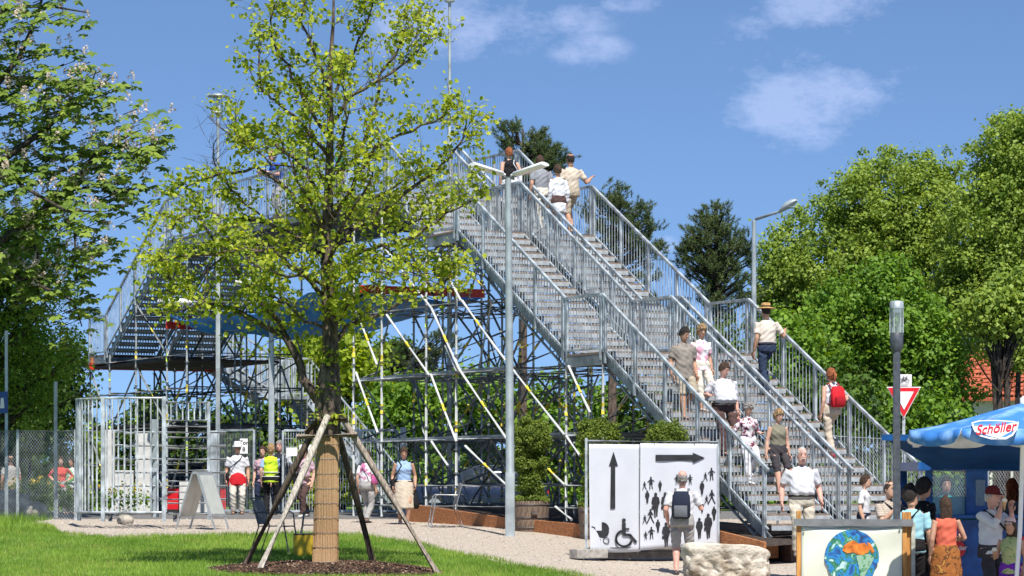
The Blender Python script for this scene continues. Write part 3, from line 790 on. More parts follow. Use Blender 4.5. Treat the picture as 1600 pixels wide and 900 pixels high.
    for i in range(7, 14):
        for _ in range(3): twig(pts[i], Vector((rd.gauss(0, 1), rd.gauss(0, 1), rd.gauss(.4, .4))).normalized(), rd.uniform(.35, .7), 2)
    for i in (4, 5, 6, 6):
        for _ in range(4): twig(pts[i]+Vector((rd.gauss(0, .12), -.14, 0)), Vector((rd.gauss(0, .8), -abs(rd.gauss(.6, .4)), rd.gauss(.4, .4))).normalized(), rd.uniform(.12, .25), 1)
    keep = []
    for i, c in enumerate(C):
        px_ = 800+(c.x+TREE.x)/D0*F; py_ = HY-(c.z+TREE.z-EYE)/D0*F      # thin spots of the crown through which the bridge shows
        keep.append(not (abs(px_-437) < 24 and abs(py_-265) < 34 and rd.random() < .85) and not (abs(px_-590) < 35 and abs(py_-120) < 45 and rd.random() < .7) and not (abs(px_-640) < 60 and abs(py_-470) < 40 and rd.random() < .45) and not (abs(px_-300) < 60 and abs(py_-215) < 45))
    C = [c for c, q in zip(C, keep) if q]; U = [u for u, q in zip(U, keep) if q]
    C = np.array([tuple(c) for c in C]); U = np.array([tuple(u) for u in U]); n = len(C)
    Nn = rs.normal(size=(n, 3))*.65+np.array((.1, -.35, .6))
    lv = .45+rs.normal(0, .30, n)+.10*np.sin(C[:, 0]*3+C[:, 2]*2)
    tag(tw.build('twigs', bark, t), kind='stuff')
    tag(link_mesh('leaves', leaf_mesh('leaves', C, Nn, U, 0.068*rs.uniform(.5, 1.35, n), lv, lime_leaf, 'heart'), t), kind='stuff')
    # reed matting round the trunk
    reed = material('reed_mat', (.55, .36, .19), rough=.9, scale=40, colour2=(.28, .17, .09), stretch=(9, 9, .7), bump=.4, bscale=40)
    mb = MB(); m0, m1 = L(508, 890), L(512, 682)
    for k in range(44):
        a = 2*math.pi*k/44; r = .172+rd.uniform(-.006, .006)
        z1 = rd.uniform(-.03, .02)
        mb.tube([m0+Vector((math.cos(a)*r*1.03, math.sin(a)*r*1.03, -.02)), m0.lerp(m1, .55)+Vector((math.cos(a)*r*.93, math.sin(a)*r*.93, 0)), m1+Vector((math.cos(a)*r*.9, math.sin(a)*r*.9, z1))], .0125, 5)
    mat_o = mb.build('reed_mat', reed, t); mat_o['kind'] = 'stuff'
    for k in range(9):
        c = m0.lerp(m1, .06+k*.11); r = .172*(1-.1*k/9)+.014
        mb = MB(); mb.tube([c+Vector((math.cos(a)*r, math.sin(a)*r, 0)) for a in [2*math.pi*i/20 for i in range(21)]], .003, 4, caps=False); mb.build('tie_wire', steel_dull_shaded, t)
    print('front tree leaves', n)
    return t
front_tree()
# stakes round the tree
stk = empty('tree_support', TREE+Vector((0, 0, 0)), 0, 'tripod of peeled wooden stakes and crossbars round the lime tree', 'tree support')
stake_dark = material('stake_dark', (.13, .095, .07), rough=.9, var=.4, scale=9, stretch=(5, 5, .8), bump=.3); stake_pale = material('stake_pale', (.55, .49, .42), rough=.85, var=.25, scale=9, stretch=(5, 5, .8), bump=.3)
stake_grey = material('stake_grey', (.34, .28, .23), rough=.9, var=.35, scale=9, stretch=(5, 5, .8), bump=.3)
def SP(px, py, dy): return P(px, py, TREE.y)+Vector((0, dy, 0))-TREE
for (x0, y0, d0, x1, y1, d1, m) in ((376, 880, .35, 497, 655, .1, stake_dark), (414, 900, -1.0, 514, 650, -.26, stake_pale), (579, 868, 1.05, 524, 668, .3, stake_dark), (690, 890, -.45, 534, 650, -.15, stake_grey)):
    p, q = SP(x0, y0, d0), SP(x1, y1, d1); p.z = mulch_z(TREE.x+p.x, TREE.y+p.y)-TREE.z-.06
    MB().tube([p, p.lerp(q, .5)+Vector((.01, 0, .005)), q], [.055, .052, .047], 10).build('stake', m, stk)
for (x0, y0, d0, x1, y1, d1, m) in ((466, 683, -.30, 560, 680, -.27, stake_grey), (478, 676, .05, 500, 655, -.2, stake_dark), (498, 659, -.22, 545, 655, -.2, stake_dark), (500, 664, .32, 552, 676, .1, stake_dark)):
    MB().tube([SP(x0, y0, d0), SP(x1, y1, d1)], .042, 9).build('crossbar', m, stk)

# --- horse chestnut on the left
def chestnut():
    D = 61.0; rs = np.random.RandomState(5); rd = random.Random(5)
    base = G(-110, D)
    t = empty('chestnut_tree', base, 0, 'horse chestnut in blossom reaching in from the left edge', 'tree')
    L = lambda px, py, dy=0.0: P(px, py, D)+Vector((0, dy, 0))-base
    mb = MB(); mb.tube([Vector((0, 0, -.1)), L(-112, 600), L(-100, 420), L(-90, 250), L(-80, 60), L(-80, -150)], [.45, .36, .33, .28, .2, .08], 12)
    lim = []
    for pp, r in (([(-100, 420), (-30, 400), (40, 350), (100, 300), (150, 240), (215, 205)], .13), ([(-90, 300), (-10, 260), (60, 210), (120, 160), (175, 120)], .11),
                  ([(40, 350), (90, 320), (115, 335), (118, 400), (120, 440)], .05), ([(-90, 220), (-20, 150), (30, 90), (60, 20), (75, -40)], .1), ([(100, 300), (150, 290), (200, 300), (220, 290)], .05),
                  ([(60, 210), (100, 180), (140, 140), (150, 110)], .05), ([(-30, 400), (20, 430), (70, 450), (115, 470), (128, 510)], .07), ([(-20, 150), (40, 130), (80, 110), (100, 100)], .05),
                  ([(-90, 100), (-40, 40), (20, 10), (80, 10), (140, 20)], .07), ([(150, 240), (200, 240), (240, 225), (245, 215)], .04), ([(40, 350), (60, 400), (60, 460), (90, 500)], .05), ([(0, 260, .5), (60, 260, 1.2), (120, 250, 1.6)], .06), ([(0, 260, -.5), (50, 300, -1.2), (120, 340, -1.5), (180, 340, -1.3)], .06)):
        q = [L(*p) for p in pp]; mb.tube(q, [r+(.014-r)*(i/(len(q)-1)) for i in range(len(q))], 7, caps=False); lim.append(q)
    mb.build('trunk', bark_dark, t)
    tips = []
    for q in lim:
        for i in range(1, len(q)):
            for _ in range(9):
                u = rd.random(); c = q[i-1].lerp(q[i], u); k = .35+.75*(i/len(q))
                tips.append(c+Vector((rd.gauss(0, .34), rd.gauss(0, .45), rd.gauss(0, .3)))*k)
    # extra fill off the frame edge and in the crown
    for (cx, cy, rx, ry, n) in ((20, 60, 85, 70, 46), (30, 130, 70, 50, 24), (70, 210, 80, 70, 34), (40, 300, 70, 60, 30), (160, 150, 45, 40, 20), (205, 205, 40, 40, 20), (180, 300, 45, 45, 22), (150, 370, 35, 30, 8), (130, 440, 20, 40, 6), (-40, 200, 60, 240, 80)):
        for _ in range(n): tips.append(L(cx+rd.uniform(-1, 1)*rx, cy+rd.uniform(-1, 1)*ry, rd.uniform(-1.6, 1.6)))
    C = []; U = []; Nn = []; lv = []; BC = []; tw = MB()
    tips = [c for c in tips if rd.random() < .82]
    for c in tips:
        tone = rd.gauss(.45, .14)
        for _ in range(rd.randint(2, 4)):
            h = c+Vector((rd.gauss(0, .16), rd.gauss(0, .16), rd.gauss(0, .13))); az = rd.uniform(0, 6.3)
            for j in range(6):
                a = az+j*2*math.pi/6; C.append(h); U.append((math.cos(a), math.sin(a), rd.uniform(-.6, -.1))); Nn.append((math.cos(a)*.3+rd.gauss(0, .25), math.sin(a)*.3-.45+rd.gauss(0, .25), .8)); lv.append(tone+rd.gauss(0, .1))
        if rd.random() < .6 and c.z > L(0, 460).z: BC.append(c+Vector((rd.gauss(0, .08), rd.gauss(-.1, .08), .14)))
        tw.tube([c+Vector((-.3, 0, -.12)), c], .012, 4, caps=False)
    tag(tw.build('twigs', bark_dark, t), kind='stuff')
    n = len(C); 
    tag(link_mesh('leaves', leaf_mesh('leaves', np.array([tuple(c) for c in C]), np.array(Nn), np.array(U), .17*rs.uniform(.75, 1.25, n), np.array(lv), chest_leaf, 'oval'), t), kind='stuff')
    C = []; U = []; Nn = []
    for b in BC:
        for k in range(16):
            h = k/16; r = .055*(1-h)+.008; a = rd.uniform(0, 6.3)
            C.append(b+Vector((math.cos(a)*r, math.sin(a)*r, h*.2))); U.append((math.cos(a), math.sin(a), .4)); Nn.append((rd.gauss(0, 1), -1, rd.gauss(0, 1)))
    n = len(C); tag(link_mesh('blossoms', leaf_mesh('blossoms', np.array([tuple(c) for c in C]), np.array(Nn), np.array(U), .05*rs.uniform(.7, 1.2, n), rs.rand(n), blossom_mat, 'quad'), t), kind='stuff')
chestnut()
leafy_tree('leafy_tree', 'dense mid-green tree standing below the chestnut at the left edge', G(-25, 65), 65, [(15, 470, 105, 125), (50, 400, 60, 80), (55, 560, 85, 80), (-30, 420, 60, 120), (30, 640, 80, 50)], 420, .42, 170, .095, lush_leaf, .2, 31, shape='oval')
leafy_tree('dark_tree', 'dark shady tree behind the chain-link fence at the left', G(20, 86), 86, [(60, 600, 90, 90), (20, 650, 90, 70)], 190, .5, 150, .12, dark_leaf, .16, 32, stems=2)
for i, (cx, cy, rx, ry, lab) in enumerate(((25, 690, 75, 42, 'low sunlit bush behind the chain-link fence at the far left'), (120, 690, 55, 34, 'dull green bush behind the left end of the turnstile cage'))):
    leafy_tree('bush', lab, G(cx, 88+i), 88+i, [(cx, cy, rx, ry), (cx, 740, rx, 30)], 90, .4, 110, .1, (lush_leaf, mid_leaf)[i], .06, 40+i, cat='bush', stems=3)
# --- shrubs and trees seen through the scaffold
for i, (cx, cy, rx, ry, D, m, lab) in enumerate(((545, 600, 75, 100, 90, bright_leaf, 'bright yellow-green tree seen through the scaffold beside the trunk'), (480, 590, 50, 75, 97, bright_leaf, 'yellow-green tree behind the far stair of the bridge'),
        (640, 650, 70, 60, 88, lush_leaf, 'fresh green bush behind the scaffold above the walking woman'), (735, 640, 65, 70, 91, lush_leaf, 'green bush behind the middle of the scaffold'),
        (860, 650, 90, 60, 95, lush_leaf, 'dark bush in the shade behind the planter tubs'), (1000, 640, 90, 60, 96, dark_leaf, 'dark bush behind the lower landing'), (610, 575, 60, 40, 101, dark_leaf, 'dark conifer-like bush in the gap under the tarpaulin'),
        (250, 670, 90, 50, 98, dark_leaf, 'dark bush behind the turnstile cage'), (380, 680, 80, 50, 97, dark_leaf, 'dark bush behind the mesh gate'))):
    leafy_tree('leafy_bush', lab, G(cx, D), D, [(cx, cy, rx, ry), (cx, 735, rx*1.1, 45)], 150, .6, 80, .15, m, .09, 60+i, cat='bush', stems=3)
# --- big trees on the right
leafy_tree('broad_tree', 'broad green tree with a domed crown behind the right lamp', G(1385, 92), 92, [(1400, 330, 120, 100), (1300, 420, 115, 110), (1420, 450, 140, 130), (1230, 480, 55, 95), (1330, 540, 150, 100)], 1250, .5, 230, .088, mid_leaf, .3, 70)
leafy_tree('tall_tree', 'tall green tree at the right edge rising out of frame', G(1570, 88), 88, [(1590, 260, 70, 100), (1560, 390, 95, 120), (1620, 380, 80, 150), (1525, 450, 60, 70), (1600, 530, 60, 50), (1545, 520, 45, 40)], 850, .5, 230, .088, mid_leaf, .09, 71, stems=2)
leafy_tree('small_tree', 'fresh bright green small tree in front of the broad one', G(1430, 80), 80, [(1420, 530, 95, 75), (1340, 500, 85, 75), (1465, 570, 50, 60), (1390, 440, 45, 40), (1400, 620, 130, 55)], 560, .40, 180, .095, lush_leaf, .14, 72, stems=2)
leafy_tree('slim_tree', 'slim dark-stemmed tree standing before the red tiled roof', G(1562, 79), 79, [(1560, 490, 60, 40), (1590, 470, 40, 50)], 110, .5, 110, .12, mid_leaf, .1, 73, stems=2)
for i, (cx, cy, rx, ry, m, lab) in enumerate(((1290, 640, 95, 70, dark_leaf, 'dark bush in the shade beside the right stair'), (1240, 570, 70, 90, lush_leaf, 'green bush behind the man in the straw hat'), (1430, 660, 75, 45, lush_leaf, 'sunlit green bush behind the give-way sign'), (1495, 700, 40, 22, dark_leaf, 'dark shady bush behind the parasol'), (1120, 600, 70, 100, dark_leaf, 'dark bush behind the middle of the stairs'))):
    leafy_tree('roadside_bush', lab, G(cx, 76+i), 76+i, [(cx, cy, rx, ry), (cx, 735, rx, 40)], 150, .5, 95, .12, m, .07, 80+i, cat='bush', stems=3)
# --- pines
def pine(label, px, D, top, bottom, clusters, seed):
    rs = np.random.RandomState(seed); rd = random.Random(seed); base = G(px, D)
    t = empty('pine_tree', base, 0, label, 'tree', 'pines behind the stairs'); L = lambda x, y, dy=0: P(x, y, D)+Vector((0, dy, 0))-base
    mb = MB(); top_v = L(px+2, top+12)
    mb.tube([Vector((0, 0, -.1)), Vector((.05, 0, top_v.z*.5)), top_v], [.17, .12, .03], 9); mb.build('trunk', bark, t)
    br = MB(); C = []; U = []; lv = []
    for (cx, cy, rx, ry, n) in clusters:
        for _ in range(n):
            if rd.random() < .1: continue
            q = math.sqrt(rd.random()); a = rd.uniform(0, 6.3); c = L(cx+rx*q*math.cos(a), cy+ry*q*math.sin(a), rd.uniform(-1, 1)*rx*D/F)
            z0 = max(.5, min(top_v.z*.96, c.z-.3)); br.tube([Vector((0, 0, z0)), Vector((0, 0, z0)).lerp(c, .5)+Vector((0, 0, -.12)), c], [.035, .025, .012], 5, caps=False)
            out = Vector((c.x, c.y, 0)).normalized()*.5+Vector((0, 0, .8)); tone = rd.gauss(.42, .15)
            for b in range(5):
                s0 = c+Vector((rd.gauss(0, .10), rd.gauss(0, .10), rd.gauss(0, .07)))
                ax = (out+Vector((rd.gauss(0, .5), rd.gauss(0, .5), rd.gauss(0, .3)))).normalized()
                for k in range(50):
                    p = s0+ax*rd.uniform(0, .24); d = (ax*.55+Vector((rd.gauss(0, 1), rd.gauss(0, 1), rd.gauss(0, 1))).normalized()).normalized()
                    C.append(tuple(p)); U.append(tuple(d)); lv.append(tone+rd.gauss(0, .15))
    tag(br.build('branches', bark_dark, t), kind='stuff')
    n = len(C); U = np.array(U); Nn = np.cross(U, rs.normal(size=(n, 3)))
    tag(link_mesh('needles', leaf_mesh('needles', np.array(C), Nn, U, .115*rs.uniform(.7, 1.2, n), np.array(lv), needle_mat, 'oval' if False else 'needle'), t), kind='stuff')
pine('pine showing behind the top of the stairs beside the woman in black', 815, 84, 190, 400, [(797, 203, 12, 13, 12), (800, 225, 14, 14, 10), (838, 228, 22, 18, 22), (862, 250, 24, 18, 22), (830, 260, 40, 30, 34), (850, 310, 45, 55, 44), (820, 400, 60, 60, 40)], 3)
pine('pine with dense dark tufts just right of the upper railing', 955, 83, 292, 560, [(955, 310, 22, 18, 20), (985, 335, 28, 25, 30), (1005, 370, 28, 22, 26), (945, 350, 35, 40, 40), (960, 420, 55, 50, 50), (1025, 395, 14, 14, 8), (1000, 480, 60, 60, 50)], 4)
pine('lone pine with a rounded crown left of the curved street lamp', 1118, 86, 322, 640, [(1117, 345, 26, 24, 34), (1120, 380, 45, 25, 50), (1078, 385, 22, 24, 24), (1090, 410, 32, 18, 28), (1150, 405, 26, 26, 30), (1120, 430, 40, 22, 36), (1130, 465, 45, 20, 30), (1165, 450, 20, 25, 14), (1110, 510, 50, 40, 30)], 5)
pine('low pine half hidden in the gap beneath the tarpaulin', 640, 100, 535, 640, [(630, 560, 20, 22, 20), (650, 580, 30, 25, 25), (600, 575, 25, 25, 20), (690, 545, 25, 30, 25)], 6)
# ------------------------------------------------------------------ lamps and poles
lamp_white = material('lamp_white', (.82, .83, .83), rough=.35, var=.04)
lamp_glass = glass('lamp_glass', (.40, .47, .46), .05, .28)
pole_grey = material('pole_grey', (.36, .41, .43), rough=.5, metal=.3, var=.14, scale=3)
pole_dark = material('pole_anthracite', (.075, .085, .10), rough=.5, metal=.1, var=.15, scale=20)
b0 = G(797, 53); lp = empty('street_lamp', b0, 0, 'grey street lamp with two white heads in front of the stairs', 'street lamp')
top = P(794, 278, 53)-b0
MB().tube([Vector((0, 0, -.1)), Vector((0, 0, 1.2)), Vector((0, 0, 1.22)), Vector((top.x*.5, 0, 4)), top], [.092, .09, .082, .072, .058], 14).build('pole', pole_grey, lp)
for (x0, y0, x1, y1) in ((788, 274, 737, 258), (800, 275, 852, 257)):
    p, q = P(x0, y0, 53)-b0, P(x1, y1, 52.6)-b0; d = (q-p).normalized(); a = d.cross(Vector((0, 0, 1))).normalized(); u = a.cross(d)
    rings = []
    for t, w, h in ((0, .05, .04), (.12, .07, .05), (.14, .15, .055), (.97, .16, .06), (1, .14, .045)):
        c = p.lerp(q, t); rings.append([c+a*(w*math.cos(k*math.pi/6))+u*(h*math.sin(k*math.pi/6)*(1 if math.sin(k*math.pi/6) > 0 else .55)) for k in range(12)])
    MB().loft(rings).build('lamp_head', lamp_white, lp)
MB().tube([top+Vector((-.12, 0, 0)), top+Vector((.12, 0, .0))], .05, 10).build('bracket', pole_grey, lp)
def disc_lamp(px, D, ydisc, label):
    b = G(px, D); l = empty('lantern_post', b, 0, label, 'street lamp'); z = P(px, ydisc, D).z-b.z
    MB().tube([Vector((0, 0, -.1)), Vector((0, 0, z-3.5)), Vector((0, 0, z-3.45)), Vector((0, 0, z-.45))], [.06, .052, .038, .034], 12).build('pole', pole_grey, l)
    MB().lathe([(.06, z-.47), (.12, z-.44), (.12, z-.41), (.05, z-.38)], 16).build('lamp_base', steel, l)
    MB().lathe([(.095, z-.41), (.095, z-.04)], 16).build('glass', lamp_glass, l)
    MB().lathe([(.03, z-.4), (.03, z-.1)], 10).build('lamp', lamp_white, l)
    for k in range(4):
        a = k*math.pi/2+.4; MB().tube([Vector((math.cos(a)*.105, math.sin(a)*.105, z-.42)), Vector((math.cos(a)*.105, math.sin(a)*.105, z-.02))], .009, 6).build('stay', steel, l)
    MB().lathe([(.05, z-.05), (.25, z-.04), (.26, z-.02), (.10, z+.05), (.01, z+.06)], 24).build('lamp_shade', pole_grey, l)
disc_lamp(340.5, 69, 149, 'tall lantern post with a flat disc shade left of the lime tree')
disc_lamp(702.5, 64, -28, 'tall lantern post right of the lime tree, its top cut by the frame')
b0 = G(1178, 75); cl = empty('street_lamp', b0, 0, 'curved-arm street lamp standing behind the right of the stairs', 'street lamp')
t1 = P(1178, 344, 75)-b0; t2 = P(1220, 330, 74.6)-b0
MB().tube([Vector((0, 0, -.1)), t1*.5, t1], [.09, .075, .055], 12).build('pole', pole_grey, cl)
MB().tube([t1+Vector((0, 0, -.05)), t1+Vector((.06, 0, .03)), t2], [.05, .045, .035], 10).build('arm', pole_grey, cl)
t3 = P(1245, 313, 74.4)-b0; d = (t3-t2).normalized(); a = d.cross(Vector((0, 0, 1))).normalized(); u = a.cross(d); rings = []
for t, w, h in ((-.1, .05, .05), (.15, .11, .09), (.45, .16, .13), (.8, .15, .11), (1, .07, .05)):
    c = t2.lerp(t3, t); rings.append([c+a*(w*math.cos(k*math.pi/6))+u*(h*(math.sin(k*math.pi/6) if math.sin(k*math.pi/6) > 0 else .5*math.sin(k*math.pi/6))) for k in range(12)])
MB().loft(rings).build('lamp_head', pole_grey, cl)
MB().ball(t2.lerp(t3, .55)-u*.055, (.15, .12, .05)).build('lens', lamp_glass, cl)
D = 37.0; b0 = G(1401, D); rl = empty('bollard_lamp', b0, 0, 'dark post with a round glass lantern beside the ice cream kiosk', 'street lamp')
zz = lambda y: P(1400, y, D).z-b0.z
MB().tube([Vector((0, 0, -.1)), Vector((0, 0, zz(546)))], .05, 16).build('pole', pole_dark, rl)
MB().lathe([(.05, zz(550)), (.085, zz(543)), (.088, zz(521)), (.08, zz(520))], 24).build('collar', pole_dark, rl)
MB().lathe([(.084, zz(520)), (.084, zz(473))], 24).build('glass', lamp_glass, rl)
MB().lathe([(.088, zz(482)), (.088, zz(471)), (.05, zz(470))], 24).build('cap', pole_grey, rl)
MB().lathe([(.05, zz(488)), (.055, zz(480))], 16).build('reflector', lamp_white, rl)
for k in range(6):
    a = k*math.pi/3; MB().tube([Vector((math.cos(a)*.087, math.sin(a)*.087, zz(520))), Vector((math.cos(a)*.087, math.sin(a)*.087, zz(473)))], .006, 6).build('stay', pole_grey, rl)
D = 69; b0 = G(424, D); al = empty('street_lamp', b0, 0, 'pale lamp post with two long side arms behind the mesh gate', 'street lamp')
zz = lambda y: P(424, y, D).z-b0.z
MB().tube([Vector((0, 0, -.1)), Vector((0, 0, zz(436)))], [.085, .06], 12).build('pole', steel_bright, al)
for (xe, y, hx) in ((300, 472, 247), (400, 442, 368)):
    e = P(xe, y, D)-b0; MB().tube([Vector((0, 0, zz(y))), e], .028, 8).build('arm', steel_bright, al)
    h = P(hx, y-1, D)-b0; rings = []
    for t, w, hh in ((0, .05, .04), (.2, .15, .08), (.8, .17, .10), (1, .08, .05)):
        c = e.lerp(h, t); rings.append([c+Vector((0, w*math.cos(k*math.pi/5), hh*math.sin(k*math.pi/5))) for k in range(10)])
    MB().loft(rings).build('lamp_head', lamp_white, al)
# plain poles and the small blue sign at the left edge
b0 = G(87, 62.6); pl = MB().tube([Vector((0, 0, -.1)), Vector((0, 0, 3.05))], .045, 10).build('flag_pole', pole_grey, None, b0); tag(pl, 'bare grey metal pole beside the chain-link fence post', 'pole')
b0 = G(10, 63); sg = empty('sign_post', b0, 0, 'slim pole with a small blue sign at the left edge', 'sign')
MB().tube([Vector((0, 0, -.1)), Vector((0, 0, 4.2))], .04, 10).build('pole', steel_bright, sg)
blue_sign = material('sign_blue', (.03, .09, .30), rough=.4, var=.1)
zz = lambda y: P(10, y, 63).z-b0.z
MB().box((-.08, -.06, zz(629)), (.24, .02, .48)).build('plate', blue_sign, sg)
MB().poly([(-.13, -.074, zz(638)), (-.03, -.074, zz(638)), (-.05, -.074, zz(622)), (-.11, -.074, zz(622))]).build('symbol', white_paint, sg)
# give-way sign with bicycle plate
D = 60.0; b0 = G(1412, D); gw = empty('give_way_sign', b0, 0, 'red and white give-way triangle under a small bicycle plate', 'traffic sign')
Lg = lambda x, y, dy=0.0: P(x, y, D)-b0+Vector((0, dy, 0))
MB().tube([Vector((0, 0, -.1)), Lg(1412, 585)], .035, 10).build('pole', steel, gw)
sign_red = material('sign_red', (.62, .012, .02), rough=.4, var=.05); sign_white = material('sign_white', (.80, .80, .80), rough=.4, var=.03)
def tri(x0, x1, y0, xa, ya, dy, m, name):
    MB().poly([Lg(x0, y0, dy), Lg(xa, ya, dy), Lg(x1, y0, dy)], .012, (0, -1, 0)).build(name, m, gw)
tri(1385, 1438.5, 604.5, 1411.8, 654, -.05, sign_white, 'rim'); tri(1387, 1436.5, 606, 1411.8, 651.5, -.064, sign_red, 'red_border'); tri(1396.5, 1427, 612, 1411.8, 640.5, -.078, sign_white, 'white_field')
MB().poly([Lg(1401, 585, -.05), Lg(1401, 604, -.05), Lg(1424, 604, -.05), Lg(1424, 585, -.05)], .012, (0, -1, 0)).build('bicycle_plate', sign_white, gw)
def ring(mb, c, r, w, n=16):
    for k in range(n):
        a, b2 = 2*math.pi*k/n, 2*math.pi*(k+1)/n
        mb.poly([c+Vector((math.cos(t)*rr, 0, math.sin(t)*rr)) for t, rr in ((a, r), (a, r-w), (b2, r-w), (b2, r))][::1])
mb = MB(); px = D/F
for x in (1407.5, 1417): ring(mb, Lg(x, 595, -.066), 3.4*px, .8*px)
for (xa, ya, xb, yb) in ((1407.5, 595, 1411, 590), (1411, 590, 1416, 590), (1416, 590, 1417, 595), (1411, 590, 1412.5, 595), (1412.5, 595, 1416, 590), (1412.5, 595, 1407.5, 595), (1410, 588.5, 1412, 588.5), (1415, 588, 1417.5, 588.5), (1407, 601.5, 1418, 601.5)):
    mb.beam(Lg(xa, ya, -.066), Lg(xb, yb, -.066), .003, .9*px, (0, 0, 1) if abs(xa-xb) > .5 else (1, 0, 0))
tag(mb.build('bicycle_symbol', black_paint, gw))
b0 = G(1412, 46); rw = empty('barrier_post', b0, 0, 'red and white banded post below the kiosk flap', 'post')
for i in range(6): MB().tube([Vector((0, 0, .2*i)), Vector((0, 0, .2*i+.2))], .045, 12).build('band', sign_red if i % 2 else sign_white, rw)

# ------------------------------------------------------------------ fences, gates, turnstile
def chainlink(label, p, q, h, nposts, pitch=.085):
    p, q = Vector(p), Vector(q); f = empty('chain_link_fence', p, 0, label, 'fence'); d = q-p; L = math.hypot(d.x, d.y); u = Vector((d.x, d.y, 0)).normalized()
    zb = lambda s: gz(p.x+u.x*s, p.y+u.y*s)-p.z
    for i in range(nposts):
        s = L*i/(nposts-1); MB().tube([u*s+Vector((0, 0, zb(s)-.1)), u*s+Vector((0, 0, zb(s)+h+.03))], .032, 10).build('post', steel, f)
    MB().tube([Vector((0, 0, zb(0)+h)), u*L+Vector((0, 0, zb(L)+h))], .012, 6).build('top_rail', steel, f)
    mb = MB(); n = int((L+h)/pitch)
    for k in range(n):
        s0 = k*pitch-h
        for sg in (0, 1):
            a0, a1 = max(0, s0), min(L, s0+h)
            if a1 <= a0: continue
            z0, z1 = a0-s0, a1-s0
            if sg: z0, z1 = h-z0, h-z1
            mb.beam(u*a0+Vector((0, 0, z0+zb(a0))), u*a1+Vector((0, 0, z1+zb(a1))), .0042, .0042)
    tag(mb.build('wire_mesh', steel, f), kind='stuff')
chainlink('chain-link fence at the left of the turnstile', G(-60, 63.5), G(118, 61.5), 1.95, 3)
chainlink('chain-link fence between the gate post and the scaffold', G(634, 66), G(800, 66), 1.75, 3)
chainlink('chain-link fence behind the right stair rail', SF(6.0, 5.2, 0), SF(-4.5, 5.2, 0), 1.9, 5)
mesh_dark = material('gate_mesh', (.17, .20, .20), rough=.6, metal=.3, var=.2)
def gate(label, x0, x1, D0, D1, h, bars, m, leafs=1, sheet_sign=False):
    p, q = G(x0, D0), G(x1, D1); g = empty('mesh_gate', p, 0, label, 'gate'); d = q-p; u = Vector((d.x, d.y, 0)); L = u.length; u.normalize(); up = Vector((0, 0, 1)); z0 = .08
    for l in range(leafs):
        s0, s1 = L*l/leafs+.02, L*(l+1)/leafs-.02
        for s in (s0, s1): MB().beam(u*s+up*z0, u*s+up*(h), .05, .05).build('frame', steel, g)
        for z in (z0, h): MB().beam(u*(s0+.025)+up*z, u*(s1-.025)+up*z, .05, .05).build('frame', steel, g)
        mb = MB(); n = int((s1-s0)/bars)
        for i in range(1, n): s = s0+(s1-s0)*i/n; mb.beam(u*s+up*(z0+.02), u*s+up*(h-.02), .011, .011)
        for k in range(1, 10): z = z0+(h-z0)*k/10; mb.beam(u*s0+up*z, u*s1+up*z, .009, .009)
        tag(mb.build('rods', m, g), kind='stuff')
    return g, p, u
g1, gp, gu = gate('mesh gate leaf with a paper notice standing open behind the man in the white hat', 340, 398, 68.2, 67.5, 2.02, .05, mesh_dark)
g2, p2, u2 = gate('pair of galvanised mesh gate leaves behind the lime trunk', 441, 623, 66.2, 66.0, 1.98, .06, steel, 3)
p = G(630, 66); o = MB().box((0, 0, 1.0), (.14, .14, 2.1)).build('gate_post', steel, None, p, bevel=.008); tag(o, 'square galvanised gate post right of the gate leaves', 'post')
p = G(332, 67.8); o = MB().box((0, 0, 1.0), (.24, .1, 2.0)).build('gate_post', steel, None, p, bevel=.008); tag(o, 'wide flat galvanised post between turnstile and gate', 'post')
def text_mesh(s, size, mat, parent, loc, rot, name, extrude=.002, align='CENTER', shear=0.0):
    c = bpy.data.curves.new(name, 'FONT'); c.body = s; c.size = size; c.extrude = extrude; c.align_x = align; c.align_y = 'CENTER'; c.shear = shear; c.offset = size*.012
    t = bpy.data.objects.new(name, c); me = bpy.data.meshes.new_from_object(t); bpy.data.objects.remove(t)
    me.materials.clear(); me.materials.append(mat); o = link_mesh(name, me, parent); o.location = loc; o.rotation_euler = rot; return o
def paper(parent, base, px, py, D, w, h, lines, size, name='notice'):
    c = P(px, py, D)-base; o = MB().box(c, (w, .004, h)).build(name, sign_white, parent)
    for i, s in enumerate(lines): text_mesh(s, size, black_paint, o, c+Vector((0, -.006, h*.22-i*size*1.15)), (R(90), 0, 0), 'lettering')
paper(g1, gp, 381, 697, 67.4, .19, .36, ['Tor', '8'], .14)
paper(g2, p2, 456, 706, 65.9, .26, .20, [], .1); paper(g2, p2, 479, 702, 65.9, .34, .22, [], .1)
# turnstile
D = 56.3; tc0 = G(240, D); ts = empty('turnstile', tc0, 0, 'tall galvanised full-height turnstile cage beside the gravel', 'turnstile'); sc = F/D
zt = lambda y: P(240, y, D).z-tc0.z
Rr = 1.55; ctr = Vector((-.07, .55, 0)); zlo, zhi = zt(800), zt(624)
def arcp(deg, z, r=Rr): return ctr+Vector((math.cos(R(deg))*r, math.sin(R(deg))*r*.95, z))
bars = [172+i*4.9 for i in range(24)]
for i, dg in enumerate(bars):
    MB().tube([arcp(dg, zlo), arcp(dg, zhi)], .0165, 8).build('cage_bar', steel, ts)
for z in (zlo, zhi):
    MB().tube([arcp(172+i*4, z) for i in range(29)], .022, 8).build('ring', steel, ts)
for dg in (172, 237, 284.5): MB().beam(arcp(dg, zt(814)), arcp(dg, zhi+.03), .075, .075).build('post', steel, ts)
col_c = Vector((.02, .1, 0)); MB().tube([col_c+Vector((0, 0, zt(808))), col_c+Vector((0, 0, zt(655)))], .075, 14).build('column', pole_grey, ts)
